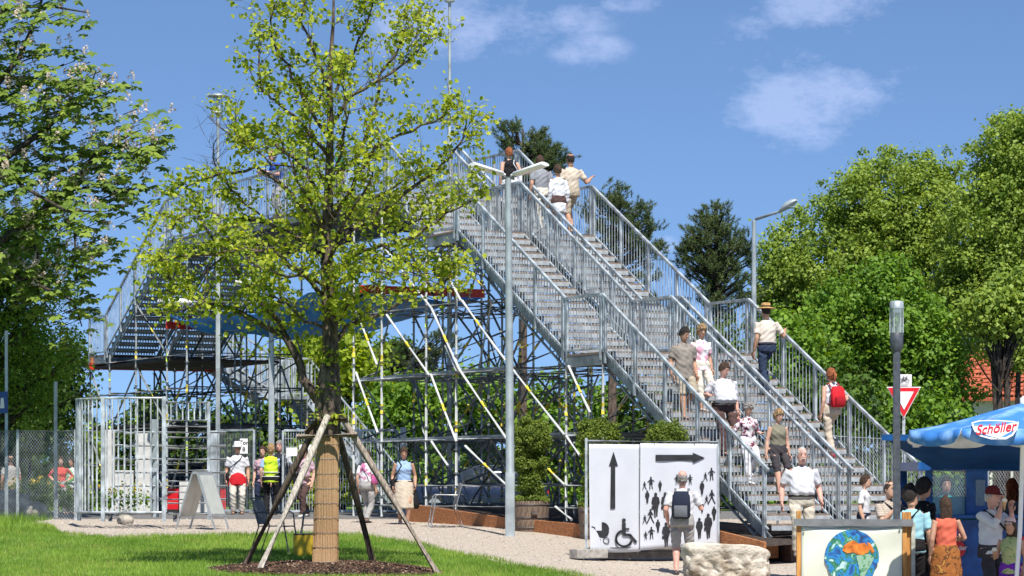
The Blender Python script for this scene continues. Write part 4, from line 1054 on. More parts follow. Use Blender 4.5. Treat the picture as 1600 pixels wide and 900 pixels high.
for wing in (2, 122, 242):
    for k in range(7):
        z = zt(675.5+k*21); e = Vector((math.cos(R(wing))*1.42, math.sin(R(wing))*1.42*.8, 0))
        MB().tube([col_c+Vector((0, 0, z)), col_c+e+Vector((0, 0, z))], .024, 8).build('arm', steel_bright if wing == 2 else steel, ts)
xr0, xr1 = arcp(284.5, 0).x+.05, (327-240)/sc
for k in range(9): z = zt(667+k*17); MB().tube([Vector((xr0, -.65, z)), Vector((xr1, -.1, z))], .02, 8).build('comb_bar', steel, ts)
for k in range(7): x = xr0+(xr1-xr0)*(k+.5)/7; y = -.65+.55*(k+.5)/7; MB().tube([Vector((x, y, zt(657))), Vector((x, y, zt(630)))], .014, 6).build('cage_bar', steel, ts)
MB().tube([Vector((xr0, -.65, zt(630))), Vector((xr1, -.1, zt(629)))], .02, 8).build('ring', steel, ts); MB().tube([Vector((xr0, -.65, zt(658))), Vector((xr1, -.1, zt(657)))], .02, 8).build('ring', steel, ts)
MB().beam(Vector((xr1, -.1, zt(812))), Vector((xr1, -.1, zt(628))), .06, .06).build('post', steel, ts)
for dg in (180, 300): c = col_c+Vector((math.cos(R(dg))*.9, math.sin(R(dg))*.5, 0)); MB().tube([c+Vector((0, 0, zt(815))), c+Vector((0, 0, zt(800)))], .04, 8).build('foot', pole_dark, ts)
# A-frame board
D = 55; b0 = G(316, D); af = empty('a_frame_sign', b0, R(-22), 'folding aluminium A-frame board standing at the edge of the lawn', 'sign')
alu = material('aluminium', (.45, .47, .47), rough=.35, metal=.5, var=.08); poster = material('faded_poster', (.36, .39, .37), rough=.5, var=.08, scale=6, colour2=(.44, .46, .43))
for s in (-1, 1):
    M = Matrix.Rotation(s*R(-19), 3, 'Y'); c = Vector((s*.20, 0, .68))
    bd = MB().box(c, (.035, .62, .88), M=M).build('panel', alu, af)
    MB().box(c+M @ Vector((s*.020, 0, 0)), (.006, .54, .80), M=M).build('poster', poster, bd)
    for y in (-.28, .28): MB().beam(c+M @ Vector((0, y, -.44)), c+M @ Vector((0, y, -.72)), .028, .028).build('leg', alu, af)
MB().box((0, 0, 1.115), (.09, .64, .05)).build('hinge', alu, af)

# ------------------------------------------------------------------ chairs, crate, tubs
chair_metal = material('chair_tube', (.34, .35, .36), rough=.35, metal=.6, var=.1); chair_shadowed = material('chair_shadowed_tube', (.10, .11, .12), rough=.5, metal=.3, var=.1); chair_mesh = material('chair_mesh', (.16, .16, .165), rough=.7, var=.15)  # the darker tube colour carries the shadow on the two far chairs
def chair(label, base, rz, m):
    c = empty('garden_chair', base, rz, label, 'chair', 'metal garden chairs')
    # faces -x
    rings = [Vector((-.22, 0, .44)), Vector((.20, 0, .43))]
    mb = MB(); mb.box((-.01, 0, .435), (.44, .44, .014)); mb.build('seat', chair_mesh, c, bevel=.004)
    M = Matrix.Rotation(R(14), 3, 'Y'); mb = MB(); mb.box(Vector((.27, 0, .66)), (.014, .44, .40), M=M); mb.build('backrest', chair_mesh, c, bevel=.004)
    for s in (-1, 1):
        y = s*.25
        MB().tube([Vector((-.30, y, 0)), Vector((-.22, y, .43)), Vector((-.20, y, .63)), Vector((-.15, y, .665)), Vector((.24, y, .655))], .013, 8).build('front_leg', m, c)
        MB().tube([Vector((.36, y, 0)), Vector((.21, y, .43)), Vector((.335, y, .88))], .013, 8).build('back_leg', m, c)
    MB().tube([Vector((.335, -.25, .88)), Vector((.345, 0, .885)), Vector((.335, .25, .88))], .013, 8).build('top_rail', m, c)
    MB().tube([Vector((-.22, -.25, .43)), Vector((-.22, .25, .43))], .012, 8).build('crossbar', m, c)
    return c
chair('grey metal garden chair on the gravel by the timber edging', G(694, 56.3), R(8), chair_metal)
chair('dark metal garden chair behind the left stakes of the lime tree', G(432, 45.2), R(165), chair_shadowed)
chair('dark metal garden chair behind the reed-wrapped trunk', G(494, 45.6), R(5), chair_shadowed)
b0 = G(486, 44.6); yel = material('yellow_plastic', (.55, .36, .02), rough=.5, var=.15)
cr = empty('crate', b0, .1, 'yellow plastic crate standing behind the reed-wrapped trunk', 'crate')
for (c, s) in (((0, -.19, .16), (.56, .02, .32)), ((0, .19, .16), (.56, .02, .32)), ((-.27, 0, .16), (.02, .36, .32)), ((.27, 0, .16), (.02, .36, .32))): MB().box(c, s).build('side', yel, cr)
MB().box((0, 0, .015), (.53, .36, .02)).build('bottom', yel, cr)
MB().tube([Vector((-.27, -.19, .33)), Vector((.27, -.19, .33)), Vector((.27, .19, .33)), Vector((-.27, .19, .33)), Vector((-.27, -.19, .33))], .014, 6).build('rim', chair_shadowed, cr)
stave_m = material('barrel_wood', (.23, .165, .12), rough=.85, var=.35, scale=9, stretch=(6, 6, .8), bump=.2); hoop_m = material('hoop', (.13, .11, .10), rough=.6, metal=.4, var=.2)
def tub(label, base, h, r, shape, seed, group='barrel tubs with clipped evergreens'):
    t = empty('barrel_planter', base, .2*seed, label, 'planter', group); rs = np.random.RandomState(seed); n = 20
    prof = lambda u: r*(.87+.13*math.sin(math.pi*min(1, u*.62+.02))+.06*u)
    mb = MB(); w = math.pi/n*.965; rings = []
    for i in range(6):
        u = i/5; rr = prof(u); z = u*h
        rings.append([Vector((math.cos(a)*q, math.sin(a)*q, z)) for a, q in ((-w, rr), (w, rr), (w, rr-.03), (-w, rr-.03))])
    mb.loft(rings, smooth=False); me = mb.mesh('stave', stave_m)
    for k in range(n): s = link_mesh('stave', me, t); s.rotation_euler = (0, 0, 2*math.pi*k/n)
    for u in (.12, .45, .88):
        MB().lathe([(prof(u-.035)+.002, h*(u-.035)), (prof(u-.035)+.008, h*(u-.03)), (prof(u+.035)+.008, h*(u+.03)), (prof(u+.035)+.002, h*(u+.035))], 32, caps=False).build('hoop', hoop_m, t)
    MB().lathe([(prof(1)-.03, h-.06), (.02, h-.03)], 20).build('earth', soil, t)
    MB().box((.0, -prof(.62)-.02, h*.62), (.12, .05, .07)).build('handle', hoop_m, t)
    MB().tube([Vector((0, 0, h-.1)), Vector((.03, 0, h+.5)), Vector((0, 0, h+1.0))], [.04, .035, .03], 8).build('stem', bark, t)
    clumps = []
    for (z, rx, rz, k) in shape:
        for _ in range(k):
            d = rs.normal(size=3); d /= np.linalg.norm(d); q = rs.uniform(.5, 1)**.6; clumps.append((Vector((d[0]*rx*q, d[1]*rx*q, z+d[2]*rz*q)), .125))
    for k in range(26):
        a = rs.uniform(0, 6.3); clumps.append((Vector((math.cos(a)*r*.8, math.sin(a)*r*.8, h+.03)), .09))
    tag(clump_crown(rs, clumps, 2000, .045, box_leaf, 'foliage', t, shape='oval', jit=.12), kind='stuff')
    return t
tub('barrel planter with a tall clipped evergreen beside the grey lamp pole', G(829, 55.3), .60, .35, [(1.82, .36, .40, 70), (1.35, .33, .35, 50), (.95, .24, .32, 34)], 1)
tub('barrel planter with a round evergreen, mostly hidden by the left end of the banner', G(934, 53.2), .62, .35, [(1.95, .38, .36, 70), (1.4, .34, .4, 50), (.95, .24, .3, 30)], 2)
tub('barrel planter whose evergreen dome shows above the banner', G(1043, 50.2), .62, .35, [(2.02, .36, .32, 60), (1.5, .32, .4, 46), (.95, .22, .3, 26)], 3)

# ------------------------------------------------------------------ printed banner on a site fence
LC, RC = G(916, 47.2), G(1122, 48.7); LC.z = .53; RC.z = .53
bn = empty('banner_fence', LC, 0, 'white banner with arrows and figures on a mobile fence frame', 'banner')
du = Vector((RC.x-LC.x, RC.y-LC.y, 0)); BL = du.length; du.normalize(); bnrm = Vector((du.y, -du.x, 0))
def bpt(px, py, off=0.0):
    """pixel to a point on the banner"""
    k = (px-800)/F   # x = k*y ; LC + du*s
    s = (k*LC.y-LC.x)/(du.x-k*du.y); y = LC.y+du.y*s; return du*s+Vector((0, 0, EYE+(HY-py)/F*y-LC.z))+bnrm*off
cloth = material('banner_cloth', (.55, .57, .62), rough=.6, var=.03, scale=2, bump=.10, bscale=3.5)
zT = bpt(916, 689).z
for (s, nm) in ((0, 'post'), (BL, 'post')): MB().tube([du*s, du*s+Vector((0, 0, zT+.05))], .023, 10).build(nm, steel, bn)
MB().tube([Vector((0, 0, zT)), du*BL+Vector((0, 0, zT))], .021, 10).build('top_rail', steel, bn)
MB().tube([Vector((0, 0, .16)), du*BL+Vector((0, 0, .16))], .021, 10).build('bottom_rail', steel, bn)
split = bpt(998, 780).dot(du)
for i, (s0, s1) in enumerate(((.04, split-.008), (split+.008, BL-.03))):
    mb = MB(); mb.smooth = True; NS, NZ = 30, 22
    for a in range(NS+1):
        for c in range(NZ+1):
            s = s0+(s1-s0)*a/NS; u = c/NZ; z = (.13 if i else .11)+(zT-.04-.12)*u
            edgy = (1-u)**4; off = .03+.006*math.sin(s*9+u*4)+.03*edgy*math.sin(s*5+1)*(1 if i == 0 else .5)
            mb.v.append(tuple(du*s+bnrm*off+Vector((0, 0, z-.03*edgy*math.sin(s*2.2)))))
    for a in range(NS):
        for c in range(NZ): k = a*(NZ+1)+c; mb.face((k, k+NZ+1, k+NZ+2, k+1))
    o = mb.build('banner_sheet', cloth, bn); md = o.modifiers.new('t', 'SOLIDIFY'); md.thickness = .004
OFF = .047
def pr(name, pts, off=OFF): return MB().poly([bpt(x, y, off) for x, y in pts], .004, bnrm).build(name, black_paint, bn)
Z = lambda x, y: (900+x/3.75, 660+y/3.75)
pr('arrow', [Z(193, 505), Z(221, 505), Z(221, 256), Z(237, 256), Z(211, 172), Z(184, 256), Z(196, 256)][::1])
pr('arrow', [Z(458, 190), Z(676, 190), Z(676, 178), Z(746, 208), Z(676, 238), Z(676, 224), Z(458, 226)][::-1])
def circ(cx, cy, r, n=20, a0=0, a1=360): return [(cx+r*math.cos(R(a0+(a1-a0)*k/n)), cy+r*math.sin(R(a0+(a1-a0)*k/n))) for k in range(n+(0 if a1-a0 == 360 else 1))]
def band_px(pts, w):
    """thick line through pixel points as one mesh"""
    mb = MB()
    for (x0, y0), (x1, y1) in zip(pts[:-1], pts[1:]):
        d = math.hypot(x1-x0, y1-y0) or 1; nx, ny = -(y1-y0)/d*w/2, (x1-x0)/d*w/2; ex, ey = (x1-x0)/d*w*.3, (y1-y0)/d*w*.3
        mb.poly([bpt(x, y, OFF) for x, y in ((x0-ex+nx, y0-ey+ny), (x1+ex+nx, y1+ey+ny), (x1+ex-nx, y1+ey-ny), (x0-ex-nx, y0-ey-ny))], .004, bnrm)
    return mb
pram = empty('pram_symbol', (0, 0, 0), 0, parent=bn)
def prc(name, pts, par): return MB().poly([bpt(x, y, OFF) for x, y in pts], .004, bnrm).build(name, black_paint, par)
prc('hood', [Z(143, 632)]+[Z(*p) for p in circ(143, 626, 42, 10, -90, 0)]+[Z(185, 632)], pram)
prc('basket', [Z(100, 634), Z(186, 634)]+[Z(*p) for p in circ(143, 634, 42, 12, 0, 180)][1:-1], pram)
band_px([Z(84, 612), Z(98, 616), Z(104, 636)], 2.2).build('handle', black_paint, pram)
for x in (117, 168): band_px([Z(*p) for p in circ(x, 692, 17, 18)]+[Z(x+17, 692)], 1.1).build('wheel', black_paint, pram)
wch = empty('wheelchair_symbol', (0, 0, 0), 0, parent=bn)
prc('head', [Z(*p) for p in circ(272, 573, 11)], wch); band_px([Z(272, 594), Z(272, 650)], 5.6).build('torso', black_paint, wch)
band_px([Z(274, 624), Z(300, 624)], 2.6).build('arm', black_paint, wch); band_px([Z(272, 656), Z(308, 660), Z(342, 700)], 4).build('leg', black_paint, wch)
band_px([Z(*p) for p in circ(272, 680, 46, 22, 18, 255)], 3.2).build('wheel', black_paint, wch)
def figure(x, y, h, kind):
    """printed silhouette centred on zoom pixel x, y, total height h"""
    X, Y, H = 900+x/3.75, 660+y/3.75, h/3.75; t = Y-H/2; g = empty('printed_figure', (0, 0, 0), 0, parent=bn); q = lambda u, v: (X+u*H, t+v*H)
    prc('head', [q(.062*math.cos(a), .075+.075*math.sin(a)) for a in [2*math.pi*k/10 for k in range(10)]], g)
    if kind == 'man':
        prc('coat', [q(-.05, .15), q(.05, .15), q(.13, .20), q(.165, .38), q(.14, .52), q(.115, .40), q(.11, .60), q(-.11, .60), q(-.115, .42), q(-.14, .54), q(-.17, .40), q(-.13, .20)], g)
        prc('leg', [q(-.09, .59), q(0, .59), q(-.005, .95), q(.01, 1), q(-.06, 1), q(-.055, .95)], g); prc('leg', [q(.005, .59), q(.10, .59), q(.07, .9), q(.075, .96), q(.02, .96)], g)
        if h > 130: prc('bag', [q(-.16, .55), q(-.09, .55), q(-.09, .68), q(-.17, .68)], g)
    elif kind == 'walk':
        prc('torso', [q(-.05, .15), q(.04, .15), q(.09, .22), q(.20, .40), q(.17, .43), q(.07, .32), q(.07, .50), q(-.07, .50), q(-.08, .32), q(-.17, .44), q(-.20, .41), q(-.10, .22)], g)
        prc('leg', [q(-.07, .49), q(.02, .49), q(-.10, .74), q(-.22, .98), q(-.28, .96), q(-.15, .70)], g); prc('leg', [q(-.02, .49), q(.07, .49), q(.14, .72), q(.26, .95), q(.22, 1), q(.08, .76)], g)
    else:
        prc('dress', [q(-.045, .15), q(.045, .15), q(.10, .24), q(.28, .34), q(.27, .38), q(.07, .31), q(.15, .58), q(-.15, .58), q(-.07, .31), q(-.24, .46), q(-.27, .42), q(-.10, .24)], g)
        prc('leg', [q(-.10, .57), q(-.02, .57), q(-.05, .96), q(-.14, 1), q(-.12, .95)], g); prc('leg', [q(.02, .57), q(.10, .57), q(.12, .8), q(.16, .95), q(.09, .97)], g)
for a in ((430, 355, 75, 'w'), (393, 370, 48, 'walk'), (785, 303, 76, 'w'), (750, 317, 50, 'walk'), (428, 550, 86, 'walk'), (395, 567, 50, 'walk'), (787, 436, 84, 'walk'), (757, 452, 50, 'walk'), (433, 648, 74, 'w'), (400, 662, 48, 'w'), (583, 335, 60, 'w'), (660, 335, 60, 'w'),
          (484, 372, 62, 'man'), (409, 436, 76, 'man'), (458, 484, 146, 'man'), (514, 482, 146, 'man'), (471, 608, 80, 'man'), (519, 658, 146, 'man'), (730, 383, 80, 'man'), (730, 497, 62, 'man'), (800, 533, 82, 'man'), (766, 606, 146, 'man'), (714, 620, 122, 'man'), (563, 640, 110, 'man')): figure(*a)
concrete = material('concrete', (.36, .34, .31), rough=.9, var=.18, scale=14, bump=.2)
o = MB().box(du*.05+Vector((0, 0, .07)), (.62, .26, .16), math.atan2(du.y, du.x)).build('foot_block', concrete, bn, bevel=.015); 
o = MB().box(du*(BL-.05)+Vector((0, 0, .07)), (.62, .26, .16), math.atan2(du.y, du.x)).build('foot_block', concrete, bn, bevel=.015)
o = MB().box(du*1.5+Vector((0, .3, .03)), (2.4, .3, .12), math.atan2(du.y, du.x)).build('kerb_stone', material('dark_concrete', (.13, .12, .11), rough=.9, var=.2), bn, bevel=.01)
for k in range(7):
    for z in (zT-.05,): MB().tube([du*(.1+k*(BL-.2)/6)+bnrm*.035+Vector((0, 0, z)), du*(.1+k*(BL-.2)/6)+bnrm*.0+Vector((0, 0, zT+.03))], .006, 5).build('cable_tie', black_paint, bn)
# boulder
bm = bmesh.new(); bmesh.ops.create_cube(bm, size=1); bmesh.ops.subdivide_edges(bm, edges=bm.edges, cuts=40, use_grid_fill=True)
for v in bm.verts:
    p = v.co.copy(); q = Vector((p.x*1.28, p.y*.85, p.z*.62)); k = 1-.10*max(0, abs(p.x*2)**4*abs(p.z*2)**4)-.08*abs(p.x*2)**4*abs(p.y*2)**4
    q *= k; n1 = mnoise.fractal(q*1.6+Vector((3, 1, 2)), 1.0, 2.1, 5); n2 = mnoise.ridged_multi_fractal(q*4.2, 1.0, 2.0, 4, 1.0, 2.0)
    side = smooth01((.24-q.z)/.12); q += p.normalized()*(n1*.045-.05*n2*side+.02*mnoise.fractal(q*9, 1.0, 2.0, 3)*side); v.co = q
me = bpy.data.meshes.new('boulder'); bm.to_mesh(me); bm.free()
me.materials.append(material('limestone', (.60, .55, .47), rough=.9, scale=3.5, colour2=(.27, .22, .16), bump=1.0, bscale=22, sharp=(.36, .56), detail=9))
for pgn in me.polygons: pgn.use_smooth = True
b0 = G(1133, 41.2); bo = link_mesh('boulder', me, None, Vector((b0.x, b0.y, P(1133, 852, 41.2).z-.30))); bo.rotation_euler = (0, R(2), R(6)); tag(bo, 'pale limestone boulder lying on the gravel in front of the banner', 'boulder')
# globe board
D = 36.0; b0 = G(1335, D); gb = empty('globe_board', b0, 0, 'cream cloth with a painted globe hung between orange timber posts', 'banner')
Lb = lambda x, y, dy=0.0: P(x, y, D)-b0+Vector((0, dy, 0)); pxm = D/F
timber_o = material('orange_post', (.55, .26, .07), rough=.7, var=.2, scale=6, stretch=(5, 5, .7))
for x, y, w in ((1248, 798, .055), (1413.5, 800, .06), (1421, 800, .055)):
    t = Lb(x, y, .02 if x != 1421 else .06); MB().box((t.x, t.y, t.z/2), (w, .06, t.z)).build('post', timber_o, gb, bevel=.004)
p, q = Lb(1240, 816, -.04), Lb(1426, 817, -.04); MB().beam(p, q, .05, .09, (0, 0, 1)).build('top_rail', material('grey_beam', (.17, .18, .19), rough=.7, var=.15), gb)
t = Lb(1427, 816, .02); MB().box((t.x, t.y+.1, t.z/2), (.05, .25, t.z)).build('side_panel', material('pale_board', (.45, .46, .40), rough=.8, var=.2), gb)
cream = material('cream_cloth', (.66, .68, .57), rough=.8, var=.05, scale=1.6, bump=.5, bscale=2.2)
mb = MB(); mb.smooth = True; c0, c1 = Lb(1252, 822), Lb(1409, 824); zl = .12
for i in range(25):
    for j in range(17):
        u, v = i/24, j/16; top_z = c0.z-.035*math.sin(math.pi*min(1, (u*2) % 1.0))*1.0
        x = c0.x+(c1.x-c0.x)*u; z = zl+(top_z-zl)*v; mb.v.append((x, -.03+.012*math.sin(u*7+v*3)+.01*math.sin(v*9-u*5), z))
for i in range(24):
    for j in range(16): k = i*17+j; mb.face((k, k+17, k+18, k+1))
o = mb.build('cloth', cream, gb); md = o.modifiers.new('t', 'SOLIDIFY'); md.thickness = .004
MB().box(((c0.x+c1.x)/2, .02, c0.z*.5+.03), (c1.x-c0.x+.02, .02, c0.z-.06)).build('backing', white_paint, gb)
for x in (1256, 1325, 1405): t = Lb(x, 827, -.055); MB().lathe([(.013, -.004), (.013, .004)], 10, t).build('eyelet', steel_bright, gb)
def globe_mat():
    m = bpy.data.materials.new('painted_globe'); m.use_nodes = True; N = m.node_tree.nodes; L = m.node_tree.links; b = N['Principled BSDF']; b.inputs['Roughness'].default_value = .6
    tc = N.new('ShaderNodeTexCoord'); n1 = N.new('ShaderNodeTexNoise'); n1.inputs['Scale'].default_value = 6.5; n1.inputs['Detail'].default_value = 6; n1.inputs['Distortion'].default_value = 1.2; L.new(tc.outputs['Object'], n1.inputs['Vector'])
    cr = N.new('ShaderNodeValToRGB'); e = cr.color_ramp.elements
    e[0].position = .30; e[0].color = (.005, .03, .08, 1); e[1].position = .75; e[1].color = (.75, .82, .86, 1)
    for p, c in ((.42, (.01, .09, .32)), (.50, (.02, .25, .55)), (.555, (.02, .12, .06)), (.60, (.05, .28, .12)), (.66, (.45, .62, .75))): x = e.new(p); x.color = (*c, 1)
    L.new(n1.outputs['Fac'], cr.inputs[0]); L.new(cr.outputs[0], b.inputs['Base Color']); return m
gm = globe_mat(); gc = Lb(1330, 871, -.062); gr = 42.5*pxm
MB().poly([gc+Vector((gr*math.cos(a)*(1 if math.sin(a) > -.2 else .93), 0, gr*1.02*math.sin(a)-(.0 if math.sin(a) > -.4 else .12*abs(math.sin(a)+.4)))) for a in [2*math.pi*k/40 for k in range(40)]], .004, (0, -1, 0)).build('globe', gm, gb)
orange_p = material('painted_orange', (.75, .20, .025), rough=.6, var=.3, scale=14); 
Zg = lambda x, y: Lb(1230+x/7.5, 780+y/7.5, -.07)
MB().poly([Zg(*p) for p in ((640, 600), (660, 540), (720, 500), (770, 480), (830, 520), (900, 510), (960, 570), (945, 620), (880, 650), (820, 650), (770, 620), (700, 632))][::-1], .003, (0, -1, 0)).build('painted_land', orange_p, gb)
MB().poly([Zg(*p) for p in ((925, 500), (970, 520), (1015, 610), (985, 635), (955, 570))][::-1], .003, (0, -1, 0)).build('painted_land', orange_p, gb)
MB().poly([Zg(*p) for p in ((800, 660), (950, 640), (1010, 680), (980, 760), (930, 840), (900, 900), (850, 900), (830, 780))][::-1], .002, (0, -1, 0)).build('painted_land', material('painted_green', (.03, .20, .07), rough=.6, scale=20, colour2=(.25, .42, .30), sharp=(.5, .62)), gb)

# ------------------------------------------------------------------ kiosk and parasol
kb = material('kiosk_blue', (.012, .10, .34), rough=.4, var=.25, scale=4); kb2 = material('kiosk_blue_print', (.02, .12, .42), rough=.4, scale=6, colour2=(.01, .05, .20), detail=7)
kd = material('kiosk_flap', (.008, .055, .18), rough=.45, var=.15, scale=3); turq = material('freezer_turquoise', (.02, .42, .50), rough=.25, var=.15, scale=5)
D = 39.0; b0 = G(1445, D); kx1 = (1690-800)/F*D-b0.x; ks = empty('kiosk', b0, 0, 'blue ice cream kiosk with a raised flap at the right edge', 'kiosk')
Lk = lambda x, y, d=D: P(x, y, d)-b0
zc = Lk(1500, 808).z; zo = Lk(1500, 735).z
MB().box((kx1/2, .04, zc/2-.02), (kx1, .06, zc-.04)).build('front_panel', kb2, ks)
MB().box((kx1/2, -.10, zc+.012), (kx1+.06, .36, .045)).build('counter', kb, ks, bevel=.006)
MB().box((.03, 1.3, zc/2-.02), (.06, 2.4, zc-.04)).build('side_panel', kb, ks)
for x, w in ((1452, .10), (1527, .30), (1600, .10), (1660, .2)): p = Lk(x, 735); MB().box((p.x, .06, (zc+zo)/2+.03), (w, .08, zo-zc-.01)).build('pillar', kb, ks)
p = Lk(1532, 770); MB().box((p.x, .012, p.z), (.13, .01, .36)).build('window', lamp_glass, ks)
MB().box((.05, 2.5, (zc+zo)/2), (.1, .1, zo-zc)).build('pillar', kb, ks); MB().box((kx1, 1.3, 1.0), (.06, 2.5, 2.0)).build('side_panel', kb, ks)
MB().box((kx1/2, 1.25, zo+.06), (kx1+.2, 2.7, .12)).build('roof', kb, ks); MB().box((kx1/2, 2.5, zc/2), (kx1, .06, zc)).build('back_panel', kb, ks)
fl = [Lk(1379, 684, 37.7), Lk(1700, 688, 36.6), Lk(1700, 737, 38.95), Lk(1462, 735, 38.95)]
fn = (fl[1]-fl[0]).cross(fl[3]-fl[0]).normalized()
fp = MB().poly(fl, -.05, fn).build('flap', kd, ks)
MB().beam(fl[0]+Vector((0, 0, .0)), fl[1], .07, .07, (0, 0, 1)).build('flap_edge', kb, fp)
MB().tube([Lk(1470, 700, 38.3), Lk(1478, 735, 38.95)], .015, 8).build('gas_strut', steel, ks)
gp1 = Lk(1460, 740); gp2 = Lk(1512, 806)
MB().box(((gp1.x+gp2.x)/2, .10, (gp1.z+gp2.z)/2), (gp2.x-gp1.x, .01, gp1.z-gp2.z)).build('pane', glass('kiosk_glass', (.55, .75, .8), .03, .28), ks)
MB().box(((gp1.x+gp2.x)/2+.1, .55, zc-.02+.12), (.95, .6, .36)).build('freezer', turq, ks, bevel=.02)
MB().box((2.0, .6, zc+.02), (.9, .6, .3)).build('freezer', white_paint, ks, bevel=.02)
for (x, y) in ((1495, 858), (1597, 852)):
    c = Lk(x, y, D-.0); c.y = .0; o = MB().lathe([(.155, -.004), (.155, .004)], 28, (0, 0, 0)).build('logo_plate', kd, ks); o.location = c+Vector((0, -.003, 0)); o.rotation_euler = (R(90), 0, 0)
    o2 = MB().lathe([(.12, -.004), (.12, .004)], 28).build('logo_ring', sign_red, ks); o2.location = c+Vector((0, -.012, 0)); o2.rotation_euler = (R(90), 0, 0)
    text_mesh('Schöller', .085, sign_white, ks, c+Vector((0, -.02, 0)), (R(90), R(-10), 0), 'lettering', shear=.2)
# parasol
D = 34.0; b0 = G(1588, D); ps = empty('parasol', b0, 0, 'blue ice cream parasol with a white pole at the right edge', 'parasol')
para = material('parasol_print', (.32, .52, .82), rough=.6, scale=4, colour2=(.05, .21, .58), detail=8, sharp=(.46, .78), bump=.2, bscale=6); para_in = material('parasol_lining', (.62, .66, .70), rough=.7, var=.06)
cen = P(1600, 690, D)-b0; Rp = 1.40; zr = (P(1600, 672, D)-b0).z; zh = (P(1600, 629, D)-b0).z; zv = (P(1600, 694, D)-b0).z
vx = [Vector((cen.x+Rp*math.cos(R(184+45*k)), cen.y+Rp*math.sin(R(184+45*k)), zr)) for k in range(8)]; hub = Vector((cen.x, 0, zh))
for k in range(8):
    a, b = vx[k], vx[(k+1) % 8]; mb = MB(); mb.smooth = True; NS = 10
    for i in range(NS+1):
        for j in range(NS+1):
            u = i/NS; e = a.lerp(b, j/NS); e = e+(hub-e)*0; p = e.lerp(hub, u); sag = .05*math.sin(math.pi*u)*(1-u)+.035*math.sin(math.pi*j/NS)*(1-u)
            p.z -= sag; mb.v.append(tuple(p))
    for i in range(NS):
        for j in range(NS): q = i*(NS+1)+j; mb.face((q, q+1, q+NS+2, q+NS+1))
    o = mb.build('canopy_panel', [para, para_in], ps); md = o.modifiers.new('t', 'SOLIDIFY'); md.thickness = .006; md.material_offset = 1; md.offset = -1
    mb = MB(); mb.smooth = True; n = 16; outw = ((a+b)/2-cen); outw.z = 0; outw.normalize()
    for j in range(n+1):
        e = a.lerp(b, j/n); e.z -= .035*math.sin(math.pi*j/n); wob = .025*math.sin(j*1.3+k*2)
        d = (zr-zv)*(1+.0*math.sin(math.pi*j/n))
        mb.v += [tuple(e+outw*.002), tuple(e+outw*(.02+wob)-Vector((0, 0, d*(.55+.45*(1-abs(2*j/n-1)**4)))))]
    for j in range(n): mb.face((2*j, 2*j+2, 2*j+3, 2*j+1))
    o = mb.build('valance', [para_in, para], ps); md = o.modifiers.new('t', 'SOLIDIFY'); md.thickness = .004; md.material_offset = 1; md.offset = -1
    MB().tube([a+Vector((0, 0, -.03)), hub+Vector((0, 0, -.12))], .01, 6).build('rib', lamp_white, ps)
MB().tube([Vector((-.04, 0, 0)), Vector((cen.x*.5, 0, 1.2)), Vector((cen.x, 0, zh-.05))], .028, 12).build('pole', lamp_white, ps)
MB().lathe([(.05, zh-.02), (.05, zh+.05), (.01, zh+.08)], 12, (cen.x, 0, 0)).build('finial', lamp_white, ps)
# logo on the front panel
a, b = vx[1], vx[2]; ex = (b-a).normalized(); upv = (hub-(a+b)/2).normalized(); nrm = ex.cross(upv).normalized()
if nrm.y > 0: nrm = -nrm
def pp(x, y, off=.02):
    o = P(x, y, 1.0)-Vector((0, 0, EYE)); o.z = (HY-y)/F; org = a+b0-Vector((0, 0, 0)); eye = Vector((0, 0, EYE)); dirv = Vector(((x-800)/F, 1, (HY-y)/F))
    t = (org-eye).dot(nrm)/dirv.dot(nrm); return eye+dirv*t-b0+nrm*off
lg = [(1518, 664), (1530, 660.5), (1560, 660), (1585, 662), (1592, 665), (1590, 674), (1583, 684), (1572, 690), (1548, 690), (1530, 685), (1521, 675)]
MB().poly([pp(x, y, .03) for x, y in lg][::-1], .004, nrm).build('logo', sign_white, ps)
MB().poly([pp(1555+(x-1555)*.92, 674.5+(y-674.5)*.84, .036) for x, y in lg][::-1], .003, nrm).build('logo_field', para, ps)
MB().poly([pp(x, y, .041) for x, y in ((1523, 680), (1560, 690), (1590, 674), (1592, 664), (1560, 671), (1522, 671))][::-1], .003, nrm).build('logo_sash', sign_white, ps)
Mx = Matrix((ex, upv, nrm)).transposed()
o = text_mesh('Schöller', .175, sign_red, ps, (0, 0, 0), (0, 0, 0), 'lettering', shear=.25)
wv_ = (pp(1588, 672, .05)-pp(1524, 679, .05)); hv_ = pp(1556, 666.5, .05)-pp(1556, 684.5, .05)
tw_ = max(v.co.x for v in o.data.vertices)-min(v.co.x for v in o.data.vertices)
for v in o.data.vertices: v.co = wv_*(v.co.x/tw_)+hv_*(v.co.y/.15)+nrm*v.co.z
o.location = pp(1556, 676, .05)

